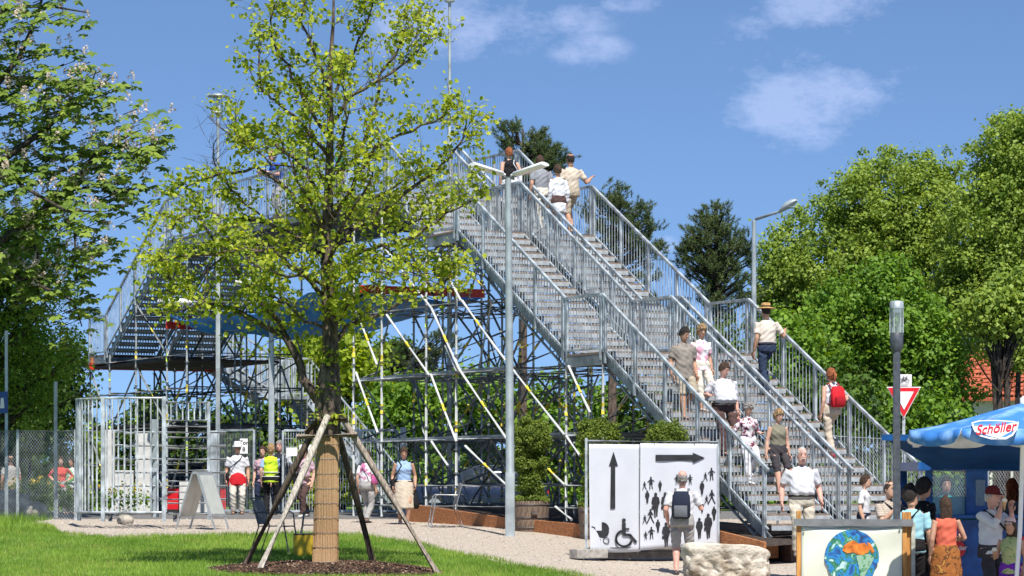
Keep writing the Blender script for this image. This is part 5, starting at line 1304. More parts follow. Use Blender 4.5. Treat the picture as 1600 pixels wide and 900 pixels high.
# ------------------------------------------------------------------ far things: house, cars, barrier
tile = material('roof_tile', (.42, .11, .055), rough=.85, var=.3, scale=6); plaster = material('plaster', (.70, .68, .63), rough=.9, var=.06)
D = 104; b0 = G(1590, D); hs = empty('house', b0, R(-14), 'house with a red tiled roof half hidden by trees at the right', 'house'); sc = D/F
ze, zr_ = (P(1600, 618, D)-b0).z, (P(1600, 545, D)-b0).z
MB().box((1.5, 2.5, ze/2), (9, 5, ze)).build('wall', plaster, hs)
for s in (0, 1):
    rows = 14; rf = MB().poly([Vector((-3.3, -.3 if s == 0 else 5.3, ze-.1)), Vector((6.3, -.3 if s == 0 else 5.3, ze-.1)), Vector((6.3, 2.5, zr_)), Vector((-3.3, 2.5, zr_))][::1 if s == 0 else -1], .1).build('roof', tile, hs)
    if s == 0:
        me = MB().box((.16, 0, 0), (.30, .30, .035), M=Matrix.Rotation(math.atan2(zr_-ze, 2.8)-.05, 3, 'X')).mesh('roof_tiles', tile); mb = MB()
        for r_ in range(11):
            for c_ in range(30):
                v = (r_+.5)/11; mb.box((-3.3+.16+c_*.32, -.3+2.8*v, ze-.06+(zr_-ze+.1)*v+.04+.02*((c_*7+r_*3) % 3)), (.27, .30, .05), M=Matrix.Rotation(math.atan2(zr_-ze, 2.8)-.12, 3, 'X'))
        tag(mb.build('tiles', tile, rf), kind='stuff')
for x in (-1.8, .6, 3.2): w = MB().box((x, -.02, ze*.55), (.9, .06, 1.2)).build('window', white_paint, hs); MB().box((x, -.06, ze*.55), (.74, .02, 1.04)).build('pane', lamp_glass, w)
def car(label, base, rz, body_m, h=1.45):
    c = empty('parked_car', base, rz, label, 'car', 'cars parked behind the fences'); L2 = 2.1; rings = []
    prof = [(-2.1, .35, .62, .70), (-2.0, .28, .80, .80), (-1.2, .25, .90, .84), (-.6, .25, .95, .86), (.6, .25, .95, .86), (1.5, .25, .95, .85), (2.0, .28, .88, .8), (2.1, .4, .7, .7)]
    for x, zl, zh_, w in prof: rings.append([Vector((x, -w, zl+.1)), Vector((x, -w*.9, zl)), Vector((x, w*.9, zl)), Vector((x, w, zl+.1)), Vector((x, w, zh_-.12)), Vector((x, w*.9, zh_)), Vector((x, -w*.9, zh_)), Vector((x, -w, zh_-.12))])
    MB().loft(rings).build('body', body_m, c)
    rings = []
    for x, z, w in ((-.95, .93, .78), (-.35, h-.08, .66), (0, h, .64), (.9, h, .64), (1.5, h-.12, .64), (1.95, .95, .76)): rings.append([Vector((x, -.80, .9)), Vector((x, .80, .9)), Vector((x, w, z)), Vector((x, -w, z))])
    MB().loft(rings).build('cabin', material('car_glass', (.03, .04, .05), rough=.08, var=.2, spec=.8), c)
    rings = [[Vector((x, -w, z)), Vector((x, w, z)), Vector((x, w*.95, z+.03)), Vector((x, -w*.95, z+.03))] for x, z, w in ((-.3, h-.06, .64), (.1, h, .65), (.9, h, .65), (1.4, h-.08, .64))]; MB().loft(rings).build('roof', body_m, c)
    for x in (-1.3, 1.3):
        for s in (-1, 1):
            w = MB().tube([Vector((x, s*.72, .31)), Vector((x, s*.87, .31))], .31, 20).build('wheel', rubber, c); MB().tube([Vector((x, s*.86, .31)), Vector((x, s*.885, .31))], .19, 14).build('rim', steel_bright, w)
    for s in (-1, 1): MB().box((-2.07, s*.55, .62), (.06, .3, .14)).build('headlight', sign_white, c); MB().box((2.07, s*.6, .70), (.06, .2, .16)).build('taillight', sign_red, c)
    return c
car('dark blue car parked behind the turnstile', G(255, 82), R(8), material('car_blue', (.02, .03, .09), rough=.25, var=.1, spec=.6))
car('dark car parked behind the scaffold feet', G(745, 84), R(4), material('car_navy', (.015, .025, .06), rough=.25, var=.1, spec=.6))
car('silver car parked behind the chain-link fence right of the gate', G(672, 90), R(3), material('car_silver', (.55, .57, .58), rough=.3, var=.05, spec=.6))
b0 = G(292, 72); br = empty('warning_barrier', b0, 0, 'red and white striped barrier plate behind the A-frame board', 'barrier')
for i in range(5): MB().box((-.35+i*.3, 0, .35), (.3, .03, .6)).build('stripe', sign_red if i % 2 == 0 else sign_white, br)
MB().box((.25, .05, .06), (1.5, .3, .12)).build('foot', rubber, br)
white_block = material('white_block', (.58, .58, .56), rough=.8, var=.08)
for i, (x, y0, y1, w, lab) in enumerate(((170, 672, 735, .30, 'white upright board at the left behind the turnstile bars'), (190, 735, 765, .6, 'low white block behind the turnstile bars'), (228, 674, 715, .5, 'upper white board behind the turnstile column'), (305, 752, 800, .8, 'white concrete block right of the turnstile column'))):
    p = G(x, 70+i*.6); zt_, zb_ = P(x, y0, 70+i*.6).z, P(x, y1, 70+i*.6).z; o = MB().box((0, 0, (zt_+p.z)/2-p.z), (w, .12, zt_-p.z)).build('white_board', white_block, None, p, bevel=.01); tag(o, lab, 'board')
for i, (x, y, r_, D) in enumerate(((27, 792, .33, 64.2), (8, 778, .38, 64.6), (55, 797, .22, 63.8), (195, 798, .13, 58.6))):
    b = G(x, D); mb = MB(); mb.ball((0, 0, 0), (r_*1.3, r_, r_), 16, 10); mb.v = [tuple(Vector(v)*(1+.25*mnoise.noise(Vector(v)*4+Vector((i*7, 0, 0))))) for v in mb.v]
    o = mb.build('rock', material('pale_rock', (.36, .33, .28), rough=.9, var=.3, scale=5, bump=.6, bscale=15), None, b+Vector((0, 0, r_*.6)))
    tag(o, ('pale rock at the foot of the chain-link fence below the grey shirt', 'large pale rock at the left edge behind the fence', 'small pale rock left of the fence post', 'low grey rock inside the turnstile cage')[i], 'rock')
flower_leaf = leaf_material('flower_yellow', (.5, .3, .02), (.75, .6, .05), trans=.2)
rs = np.random.RandomState(9); fb = empty('flower_bed', G(62, 70), 0, 'dark plant bed with yellow flowers behind the chain-link fence', 'flowers')
tag(clump_crown(rs, [(Vector((rs.uniform(-.9, 1.0), rs.uniform(-.4, .4), rs.uniform(.15, .75))), .22) for _ in range(40)], 160, .09, dark_leaf, 'foliage', fb, shape='oval'), kind='stuff')
tag(clump_crown(rs, [(Vector((rs.uniform(-.9, 1.0), rs.uniform(-.5, .2), rs.uniform(.6, .95))), .09) for _ in range(12)], 90, .045, flower_leaf, 'blossoms', fb, shape='quad'), kind='stuff')
rs = np.random.RandomState(10); fb = empty('flower_bed', G(165, 68), 0, 'plant bed with yellow flowers behind the left cage bars', 'flowers')
tag(clump_crown(rs, [(Vector((rs.uniform(-1.1, 1.1), rs.uniform(-.4, .4), rs.uniform(.15, .55))), .22) for _ in range(40)], 160, .09, lush_leaf, 'foliage', fb, shape='oval'), kind='stuff')
tag(clump_crown(rs, [(Vector((rs.uniform(-1.1, 1.1), rs.uniform(-.5, .2), rs.uniform(.5, .75))), .09) for _ in range(14)], 90, .045, flower_leaf, 'blossoms', fb, shape='quad'), kind='stuff')

rs = np.random.RandomState(77); cl_ = []
for i in range(620):
    px_ = rs.uniform(-150, 1750); D_ = rs.uniform(112, 122); b_ = G(px_, D_); cl_.append((Vector((b_.x, b_.y, b_.z+rs.uniform(.1, 1.0+1.1*abs(math.sin(px_*.013))+.6*math.sin(px_*.05)))), rs.uniform(.5, .9)))
o = clump_crown(rs, cl_, 110, .2, lush_leaf, 'far_hedge', None, shape='quad'); tag(o, 'distant dark green hedge closing the view behind the bridge', 'hedge', kind='stuff')
# ------------------------------------------------------------------ people
SKIN = {'fair': (.60, .36, .26), 'tan': (.48, .27, .18), 'pink': (.62, .34, .27)}
def skin_mat(k): return material('skin_'+k, SKIN[k], rough=.55, var=.08, scale=18, spec=.35)
eye_m = material('eye_dark', (.03, .02, .018), rough=.3, var=.1); lip_m = material('lips', (.36, .12, .10), rough=.5, var=.1)
HAIR = {'dark': (.022, .015, .012), 'brown': (.075, .04, .022), 'grey': (.34, .32, .30), 'blond': (.42, .27, .13), 'red': (.36, .11, .035), 'white': (.62, .60, .57), 'orange': (.60, .12, .03)}
def hair_mat(k): return material('hair_'+k, HAIR[k], rough=.65, var=.5, scale=26, stretch=(3, 3, 1), bump=.8, bscale=60)
def cloth_mat(name, c, var=.07, **k): return material('cloth_'+name, c, rough=.85, var=var, scale=k.pop('scale', 7), bump=.35, bscale=14, spec=.15, **k)
def striped(name, c1, c2, axis=2, freq=40.0, c3=None):
    key = 'cloth_'+name
    if key in MATS: return MATS[key]
    m = cloth_mat(name, c1); N = m.node_tree.nodes; L = m.node_tree.links; b = N['Principled BSDF']
    tc = N.new('ShaderNodeTexCoord'); wv = N.new('ShaderNodeTexWave'); wv.bands_direction = 'XYZ'[axis]; wv.inputs['Scale'].default_value = freq/6.28*1.0; wv.inputs['Distortion'].default_value = .6
    L.new(tc.outputs['Object'], wv.inputs['Vector']); cr = N.new('ShaderNodeValToRGB'); cr.color_ramp.elements[0].color = (*c1, 1); cr.color_ramp.elements[1].color = (*c2, 1)
    cr.color_ramp.elements[0].position = .45; cr.color_ramp.elements[1].position = .6
    L.new(wv.outputs['Fac'], cr.inputs[0]); L.new(cr.outputs[0], b.inputs['Base Color']); return m
def blotched(name, c1, c2, scale=9.0, c3=None):
    key = 'cloth_'+name
    if key in MATS: return MATS[key]
    m = cloth_mat(name, c1); N = m.node_tree.nodes; L = m.node_tree.links; b = N['Principled BSDF']
    tc = N.new('ShaderNodeTexCoord'); nz = N.new('ShaderNodeTexNoise'); nz.inputs['Scale'].default_value = scale; nz.inputs['Detail'].default_value = 2; nz.inputs['Distortion'].default_value = .8
    L.new(tc.outputs['Object'], nz.inputs['Vector']); cr = N.new('ShaderNodeValToRGB'); cr.color_ramp.interpolation = 'CONSTANT'; e = cr.color_ramp.elements
    e[0].color = (*c1, 1); e[1].position = .54; e[1].color = (*c2, 1)
    if c3: x = e.new(.64); x.color = (*c3, 1)
    L.new(nz.outputs['Fac'], cr.inputs[0]); L.new(cr.outputs[0], b.inputs['Base Color']); return m
REMESH = []    # (object, extra MB or None, materials)
def ik(p, q, l1, l2, pole):
    d = q-p; L = min(d.length, (l1+l2)*.995); d.normalize(); q = p+d*L
    x = (l1*l1-l2*l2+L*L)/(2*L); h = math.sqrt(max(0, l1*l1-x*x)); n = (pole-d*pole.dot(d)); n = n.normalized() if n.length > 1e-4 else Vector((0, -1, 0))
    return p+d*x+n*h, q
def ell(c, rx, ry, M, n=18, off=Vector((0, 0, 0))): return [c+M @ (Vector((rx*math.cos(2*math.pi*k/n), ry*math.sin(2*math.pi*k/n), 0))+off) for k in range(n)]
def person(label, pos, yaw, H=1.72, skin='fair', hair=('short', 'brown'), top=None, sleeve=.45, hem=-.10, bottom=None, blen=1.0, skirt=False, shoes=(.03, .03, .03), lh=None, rh=None, lf=None, rf=None,
           lean=0.0, belly=0.0, fem=False, head=(0, 0), hat=None, group=None, wide=1.0, bare_feet=False, belt=None, extra=None, grip=.5, vest=None, crop=0.0, collar=True):
    """faces -y locally; right hand at -x. Hand and foot targets are local metres for a 1.72 m body."""
    wide = wide*1.13; k = H/1.72; o = empty('person', pos, yaw, label, 'person', group)
    V_ = lambda t: Vector(t)*k
    lf = V_(lf or (.10, 0, 0)); rf = V_(rf or (-.10, 0, 0))
    hipw = (.095 if fem else .088)*k*wide; low = min(lf.z, rf.z); mid = (lf+rf)/2
    pel = Vector((mid.x*.6, mid.y*.5, low+.905*k-.12*abs(lf.y-rf.y)**2/k-.02*k))
    if abs(lf.z-rf.z) > .02: pel.z += .03*k
    Rl = Matrix.Rotation(R(-lean), 3, 'X') if False else Matrix.Rotation(R(lean), 3, 'X')
    up = lambda x, y, z: pel+Rl @ (Vector((x, y, z))*k)
    shw = (.166 if fem else .190)*(1+.45*(wide-1))
    hd_c = up(0, -.035, .665)
    Hm = Rl @ Matrix.Rotation(R(head[0]), 3, 'Z') @ Matrix.Rotation(R(-head[1]), 3, 'X')
    joints = {}
    sk = skin_mat(skin); body = MB()
    hw = 1.0 if not fem else .95
    # head, neck, nose, ears
    rings = []
    for z, rx, ry, oy in ((-.125, .028, .035, -.025), (-.112, .048, .058, -.022), (-.085, .060, .078, -.010), (-.045, .069, .090, 0), (0, .074, .096, .004), (.045, .075, .098, .006), (.085, .066, .086, .008), (.110, .044, .06, .008), (.122, .015, .02, .008)):
        rings.append([hd_c+Hm @ (Vector((rx*hw*math.cos(2*math.pi*i/16), ry*math.sin(2*math.pi*i/16)+oy, z))*k) for i in range(16)])
    body.loft(rings)
    body.loft([[hd_c+Hm @ (Vector((w*math.cos(2*math.pi*i/8), -.092-d+.3*w*math.sin(2*math.pi*i/8), z))*k) for i in range(8)] for z, w, d in ((.022, .006, -.004), (-.01, .011, .008), (-.032, .017, .016), (-.042, .012, .008))])
    for s in (-1, 1): body.ball(hd_c+Hm @ (Vector((s*.075, .01, -.015))*k), tuple(c*k for c in (.012, .022, .032)), 8, 6, Hm)
    body.tube([up(0, .005, .46), up(0, -.01, .54), hd_c+Hm @ (Vector((0, .012, -.06))*k)], [.062*k*(.88 if fem else 1), .053*k*(.88 if fem else 1), .055*k*(.88 if fem else 1)], 12)
    # torso core
    body.loft([ell(up(0, 0, z), rx*k*.86, ry*k*.86, Rl) for z, rx, ry in ((-.06, .15, .11), (.06, .145, .105), (.2, .135, .10), (.34, .15, .105), (.44, .15, .085), (.485, .08, .06))])
    # arms
    for s, tg in ((-1, rh), (1, lh)):
        sh = up(s*shw*.96, .0, .432)
        t = V_(tg)+Vector((0, 0, low)) if tg else up(s*(shw+.055), -.03, -.085)
        el, wr = ik(sh, t, .285*k, .255*k, Vector((s*.35, 1, -.25)) if t.z < sh.z-.42*k else Vector((s*.45, .25, -1)))
        fatk = 1.10 if not fem else .98
        fatk *= (1+.25*(wide-1)*2)
        body.tube([up(s*shw*.72, 0, .44), sh, sh.lerp(el, .5), el, el.lerp(wr, .35), wr], [r*k*fatk for r in (.044, .047, .044, .037, .039, .026)], 10)
        joints[s] = (sh, el, wr)
    # legs
    for s, ft in ((1, lf), (-1, rf)):
        hp = pel+Vector((s*hipw, 0, 0)); an = ft+Vector((0, .03*k, .075*k))
        kn, an = ik(hp, an, .43*k, .42*k, Vector((s*.08, -1, 0)))
        fk = 1.05*(1+.3*(wide-1))
        body.tube([hp+Vector((0, 0, .02*k)), hp.lerp(kn, .4), kn, kn.lerp(an, .3), kn.lerp(an, .75), an, an+Vector((0, 0, -.05*k))], [r*k*fk for r in (.085, .075, .053, .056, .040, .036, .036)], 12)
        body.tube([an+Vector((0, .045*k, -.045*k)), an+Vector((0, -.02*k, -.04*k)), an+Vector((0, -.13*k, -.055*k)), an+Vector((0, -.175*k, -.06*k))], [.03*k, .036*k, .034*k, .02*k], 8)
        joints['L' if s > 0 else 'R'] = (hp, kn, an)
    bo = body.build('body', [sk, eye_m, lip_m], o)
    # details kept crisp: eyes, mouth, hands
    ex = MB(); ex.cur = 1
    for s in (-1, 1): ex.ball(hd_c+Hm @ (Vector((s*.029, -.088, .012))*k), tuple(c*k for c in (.010, .006, .005)), 8, 6, Hm)
    for s in (-1, 1): ex.ball(hd_c+Hm @ (Vector((s*.030, -.092, .032))*k), tuple(c*k for c in (.017, .005, .003)), 8, 5, Hm)
    ex.cur = 2; ex.ball(hd_c+Hm @ (Vector((0, -.092, -.068))*k), tuple(c*k for c in (.024, .008, .006)), 8, 6, Hm)
    ex.cur = 0
    for s in (-1, 1):
        sh, el, wr = joints[s]; d = (wr-el).normalized(); side = Vector((0, -1, 0))-d*Vector((0, -1, 0)).dot(d)
        side = side.normalized() if side.length > .1 else Vector((0, 0, 1)); nrm = d.cross(side)*(-s)   # thumb side forward, palm inwards
        ex.tube([wr-d*.01*k, wr+d*.03*k, wr+d*.07*k, wr+d*.092*k], [.026*k, .036*k, .040*k, .030*k], 8, el=.42) if False else ex.loft([[wr+d*(t*k)+side*(w*k*math.cos(2*math.pi*i/10))+nrm*(h*k*math.sin(2*math.pi*i/10)) for i in range(10)] for t, w, h in ((-.01, .024, .02), (.03, .037, .017), (.07, .042, .015), (.092, .038, .012))])
        for f, ln in ((-1.5, .062), (-.5, .074), (.5, .078), (1.5, .070)):
            b_ = wr+d*(.088*k)+side*(f*.020*k); c1 = b_+d*(ln*.5*k)-nrm*(s*0+grip*.018*k); c2 = c1+(d*(1-grip*.7)-nrm*grip).normalized()*(ln*.5*k); ex.tube([b_, c1, c2], [.0098*k, .0092*k, .0075*k], 6)
        b_ = wr+d*(.03*k)+side*(.034*k); ex.tube([b_, b_+(d*.7+side*.75)*(.035*k), b_+(d*1.4+side*.65)*(.05*k)], [.0125*k, .011*k, .008*k], 6)
    REMESH.append((bo, .0135, ex, 1))
    def garment(name, mb, mat, parent=o, vox=.016, fold=.0065):
        g = mb.build(name, mat, parent); REMESH.append((g, vox, None, fold)); return g
    # bottom
    if bottom is not None:
        mb = MB()
        if skirt:
            hemz = pel.z-blen*.85*k
            c_h = Vector((mid.x, mid.y*.7, 0)); rings = []
            for t, rx, ry in ((0, .145, .115), (.2, .185, .15), (.45, .20, .165), (.75, .215, .18), (1, .225, .19)):
                z = pel.z+.08*k+(hemz-pel.z-.08*k)*t; c = Vector((pel.x, pel.y, z)).lerp(Vector((c_h.x, c_h.y, z)), t); spread = abs(lf.y-rf.y)*.25*t
                rings.append([c+Vector((math.cos(a)*rx*wide*k, math.sin(a)*(ry*k*wide+spread), 0))*(1+.04*math.sin(a*7)*t) for a in [2*math.pi*i/28 for i in range(28)]])
            mb.loft(rings); garment('skirt', mb, bottom, fold=.004)
        else:
            mb.loft([ell(pel+Rl @ (Vector((0, oy, z))*k), rx*k*wide, ry*k*(1+.5*belly*4*(z > .05)), Matrix.Identity(3)) for z, rx, ry, oy in ((-.10, .165, .125, .01), (-.02, .175, .135, .012), (.05, .165, .125, .004), (.10, .152, .115, -belly*.3))])
            for kk in ('L', 'R'):
                hp, kn, an = joints[kk]; fl = (.0 if not fem else .004)
                full = [(hp+Vector((0, 0, -.01*k)), .098), (hp.lerp(kn, .4), .090), (kn, .071), (kn.lerp(an, .4), .068), (kn.lerp(an, .97), .064+fl)]
                cum = [0, .2, .5, .7, 1.0]; pts, rr = [], []
                for (p, r), c in zip(full, cum):
                    if c <= blen: pts.append(p); rr.append(r*k*(1+.3*(wide-1)))
                if blen < 1:
                    i = max(j for j in range(5) if cum[j] <= blen); u = (blen-cum[i])/(cum[i+1]-cum[i]); pts.append(full[i][0].lerp(full[i+1][0], u)); rr.append((full[i][1]+(full[i+1][1]-full[i][1])*u+.008)*k)
                mb.tube(pts, rr, 14)
            garment('trousers' if blen > .9 else 'shorts', mb, bottom)
    # top
    def make_top(name, mat, sleeve, hem, grow=0.0, open_front=False):
        mb = MB(); rows = [(hem, .172, .128, 0), (.0, .165, .122, -belly*.5), (.10, .158, .118, -belly), (.20, .158, .118, -belly*.8), (.30, .172, .125, -belly*.3-(.025 if fem else 0)), (.37, .176, .120, -.01), (.425, .152, .096, 0), (.462, .105, .072, 0), (.495, .066, .06, 0)]
        rows = [(hem, .185, .150, 0) if hem < -.2 else (hem, .168, .128, 0) if hem < 0 else (hem, .158, .120, -belly*.3)]+([(-.12, .182, .146, .008)] if hem < -.15 else [])+[r for r in rows[1:] if r[0] > hem+.02]
        mb.loft([ell(pel+Rl @ (Vector((0, oy*1.0, z))*k), (rx*(.93 if fem and .05 < z < .25 else 1)+grow)*(wide if z < .28 else 1+.5*(wide-1))*k*(.93 if fem else 1), (ry+belly*.55*(.05 < z < .35)+grow)*k, Rl) for z, rx, ry, oy in rows])
        for s in (-1, 1):
            sh, el, wr = joints[s]; b_ = up(s*shw*.55, 0, .435)
            if sleeve > .02:
                pts = [b_, sh]; rr = [.058, .060]
                if sleeve <= .5: pts.append(sh.lerp(el, sleeve*1.6)); rr.append(.065)
                else:
                    pts += [sh.lerp(el, .5), el]; rr += [.060, .053]
                    if sleeve > .55: pts.append(el.lerp(wr, min(1, (sleeve-.5)*2))); rr.append(.047)
                mb.tube(pts, [(r+grow)*k*(.88 if fem else 1)*(1+.25*(wide-1)) for r in rr], 12)
            else: mb.tube([b_, up(s*shw*.86, 0, .455)], [.05*k, .042*k], 10)
        return garment(name, mb, mat)
    if top is not None:
        tp = make_top('top', top, sleeve, hem)
        if collar:
            cm = MB(); 
            for s in (-1, 1): cm.poly([up(s*.005, -.10, .43), up(s*.05, -.085, .44), up(s*.066, -.03, .50), up(s*.03, -.055, .505)], .008, (0, -1, 0))
            cm.build('collar', top, tp)
    if vest is not None:
        vt = make_top('vest', vest[0], 0, hem-.02, .014)
        for z in (.02, .12):
            ring_ = ell(pel+Rl @ (Vector((0, 0, z))*k), (.186*wide)*k*(.93 if fem else 1), .146*k, Rl, 24); MB().tube(ring_+[ring_[0]], .013*k, 6, caps=False).build('reflective_band', vest[1], vt)
    if belt: 
        ring_ = ell(pel+Rl @ (Vector((0, -belly*.3, .045))*k), .164*wide*k*(.95 if fem else 1), (.124+belly*.12)*k, Rl, 24); mb = MB(); mb.tube(ring_+[ring_[0]], .018*k, 6, caps=False); mb.build('belt', belt, o)
    # shoes
    sm = material('shoe_%02d_%02d_%02d' % tuple(int(c*99) for c in shoes), shoes, rough=.5, var=.15)
    for kk in ('L', 'R'):
        hp, kn, an = joints[kk]; b_ = an+Vector((0, 0, -.075*k))
        rings = []
        for y, w, h in ((.065, .025, .045), (.045, .036, .085 if not bare_feet else .03), (-.02, .041, .075 if not bare_feet else .03), (-.10, .046, .05 if not bare_feet else .022), (-.17, .04, .04 if not bare_feet else .02), (-.20, .02, .025)):
            rings.append([b_+Vector((w*k*math.cos(2*math.pi*i/12), y*k, max(0.0, h*k*.5+h*k*.5*math.sin(2*math.pi*i/12)))) for i in range(12)])
        MB().loft(rings).build('shoe', sm, o)
    # hair
    style, hcol = hair; hm = hair_mat(hcol) if style != 'none' else None
    def cap(z0, back, grow, name='hair', lump=.0, front=-.045):
        mb = MB(); rs_ = random.Random(len(label)); nu, nv = 34, 18; rings = []
        for i in range(nv+1):
            t = i/nv*math.pi*.62; row = []
            for j in range(nu):
                a = 2*math.pi*j/nu; fr = -math.sin(a)     # front is -y
                tt = t*(1.0 if fr < .1 else 1-.42*min(1, fr*1.3)); tt = min(tt*(1+back*max(0, -fr)), 2.6)
                lm = 1+lump*(rs_.uniform(-1, 1)*.7+.9*mnoise.noise(Vector((math.cos(a)*math.sin(tt)*4.5, math.sin(a)*math.sin(tt)*4.5, math.cos(tt)*4.5+len(label)))))
                p = Vector((math.cos(a)*math.sin(tt)*(.079+grow)*lm, math.sin(a)*math.sin(tt)*(.103+grow)*lm+.008, math.cos(tt)*(.124+grow)*lm+.002)); row.append(hd_c+Hm @ (p*k))
            rings.append(row)
        mb.loft(rings); hob = mb.build(name, hm, o); md = hob.modifiers.new('s', 'SUBSURF'); md.levels = 1; md.render_levels = 1; return hob
    if style == 'short': cap(0, .15, .010, lump=.075)
    elif style == 'crop': cap(0, .12, .003, lump=.03)
    elif style == 'curly': cap(0, .22, .022, lump=.17)
    elif style == 'bob': cap(0, .45, .018, lump=.09)
    elif style in ('long', 'tail'):
        cap(0, .35, .014, lump=.06)
        mb = MB()
        if style == 'long':
            mb.loft([[hd_c+Hm @ (Vector((w*math.cos(2*math.pi*i/14), .055+d*math.sin(2*math.pi*i/14), z))*k) for i in range(14)] for z, w, d in ((.05, .078, .06), (-.05, .088, .062), (-.14, .095, .055), (-.24, .09, .042), (-.31, .06, .025))])
        else: mb.tube([hd_c+Hm @ (Vector(p)*k) for p in ((0, .10, .04), (0, .15, .01), (.01, .155, -.08), (.01, .14, -.15))], [.03*k, .035*k, .028*k, .008*k], 8)
        mb.build('hair_length', hm, o)
    elif style == 'bald':
        mb = MB(); rings = []
        for z, g in ((-.07, .001), (-.03, .006), (.02, .006), (.05, .0)):
            rings.append([hd_c+Hm @ (Vector((math.cos(a)*(.076+g), math.sin(a)*(.099+g)+.008, z))*k) for a in [R(-20)+R(220)*i/20 for i in range(21)]])
        n = 21; base = 0; mb.smooth = True
        for r_ in rings: mb.v.extend(tuple(p) for p in r_)
        for i in range(3):
            for j in range(20): q = i*n+j; mb.face((q, q+1, q+n+1, q+n))
        h_ = mb.build('hair', hm, o); md = h_.modifiers.new('t', 'SOLIDIFY'); md.thickness = .008
    if hat:
        kind, m = hat; mb = MB(); T_ = lambda r_, z, a, fy=1.0: hd_c+Hm @ (Vector((math.cos(a)*r_, math.sin(a)*r_*1.18*fy+.006, z))*k); AA = [2*math.pi*i/24 for i in range(24)]
        if kind in ('straw', 'sun'):
            br = .175 if kind == 'straw' else .125; dz = -.012 if kind == 'straw' else -.035
            mb.loft([[T_(r_, z, a) for a in AA] for r_, z in ((.07, .06), (br, .052+dz), (br, .058+dz), (.086, .072), (.082, .13), (.07, .150), (.03, .148), (.005, .14))]); h_ = mb.build('hat', m, o)
            if kind == 'straw': MB().loft([[T_(r_, z, a) for a in AA] for r_, z in ((.088, .075), (.0885, .10), (.086, .101))], caps=False).build('hat_band', cloth_mat('hatband', (.05, .03, .02)), h_)
        else:
            mb.loft([[T_(r_, z, a) for a in AA] for r_, z in ((.083, .03), (.085, .06), (.078, .10), (.05, .135), (.008, .145))]); h_ = mb.build('cap', m, o)
            mb = MB(); mb.loft([[hd_c+Hm @ (Vector((x, -.085-dy, z))*k) for x, z in ((-.07*w, .03), (-.035*w, .042), (0, .046), (.035*w, .042), (.07*w, .03), (.035*w, .036), (0, .04), (-.035*w, .036))] for dy, w in ((0, 1), (.04, .95), (.075, .55))]); mb.build('peak', m, h_)
    o_up = up
    if extra: extra(o, up, k, joints, hd_c, Hm, pel, Rl)
    return o
def on_stairs(px, b):
    a = inv_b(px, b); return a, SF(a, b, stair_z(a))
def step_at(a):
    """(a of the tread front, height) of the tread under a"""
    for (a0, z0, a1, z1) in ((0, Z0, A1, Z2), (A2, Z2, A3, Z1), (A4, Z1, A5, ZD)):
        if a0 <= a < a1:
            n = max(2, round(abs(z1-z0)/.1685)); i = int((a-a0)/(a1-a0)*n); return z0+(z1-z0)*(i+1)/n, (a1-a0)/n, (z1-z0)/n
    return stair_z(a), .29, 0.0
def stair_person(label, px, b, down=True, step=True, **kw):
    a = inv_b(px, b); z, run, rise = step_at(a); yaw = TH if down else TH+math.pi
    k = kw.get('H', 1.72)/1.72
    if step and rise:
        if down: kw.setdefault('lf', (.09, .06, 0)); kw.setdefault('rf', (-.09, -.26/k, -rise/k))
        else: kw.setdefault('lf', (.09, .10, 0)); kw.setdefault('rf', (-.09, -.20/k, rise/k))
    yo = kw.pop('turn', 0)
    return person(label, SF(a, b, z), yaw+R(yo), **kw)
def backpack(mat, mat2=None, w=.30, h=.42, d=.17, z=.06):
    def f(o, up, k, joints, hd, Hm, pel, Rl):
        bp = empty('backpack', o.matrix_basis.to_translation(), 0) ; bpy.data.objects.remove(bp)
        rings = []
        for t, sx, sy in ((0, .80, .75), (.08, .97, .95), (.5, 1, 1), (.85, .92, .85), (1, .6, .55)):
            rings.append([up(0, .135+d*.5*sy, z+h*t)+Rl @ (Vector((w/2*sx*math.copysign(abs(math.cos(a))**.6, math.cos(a)), d/2*sy*math.copysign(abs(math.sin(a))**.6, math.sin(a)), 0))*k) for a in [2*math.pi*i/20 for i in range(20)]])
        b_ = MB().loft(rings).build('backpack', mat, o)
        MB().loft([[up(0, .135+d+.025*s_, z+h*t)+Rl @ (Vector((w*.36*math.cos(a), .03*math.sin(a), 0))*k) for a in [2*math.pi*i/16 for i in range(16)]] for t, s_ in ((.06, .3), (.12, 1), (.42, 1), (.48, .3))]).build('pocket', mat2 or mat, b_)
        for s in (-1, 1): MB().tube([up(s*.10, .14, z+h*.95), up(s*.105, .05, .50), up(s*.11, -.09, .44), up(s*.125, -.135, .28), up(s*.14, -.06, .12), up(s*.12, .13, z+.06)], .018*k, 6, el=.5).build('strap', mat2 or mat, b_)
    return f
def shoulder_bag(mat, side=1, hang=-.05, cross=True, w=.3, h=.26):
    def f(o, up, k, joints, hd, Hm, pel, Rl):
        c = up(side*.235, .02, hang); b_ = MB().loft([[c+Vector((.05*sx*math.cos(a), w/2*sx*math.sin(a), zz_))*k for a in [2*math.pi*i/14 for i in range(14)]] for zz_, sx in ((-h/2, .8), (-h/2+.03, 1), (0, 1.05), (h/2-.03, .9), (h/2, .7))]).build('shoulder_bag', mat, o)
        s2 = -side if cross else side
        MB().tube([c+Vector((0, -.05, h/2))*k, up(side*.17, -.15, .2), up(s2*.06, -.13, .40), up(s2*.12, .0, .495), up(s2*.04, .12, .40), up(side*.17, .14, .2), c+Vector((0, .05, h/2))*k], .012*k, 6).build('strap', mat, b_)
    return f
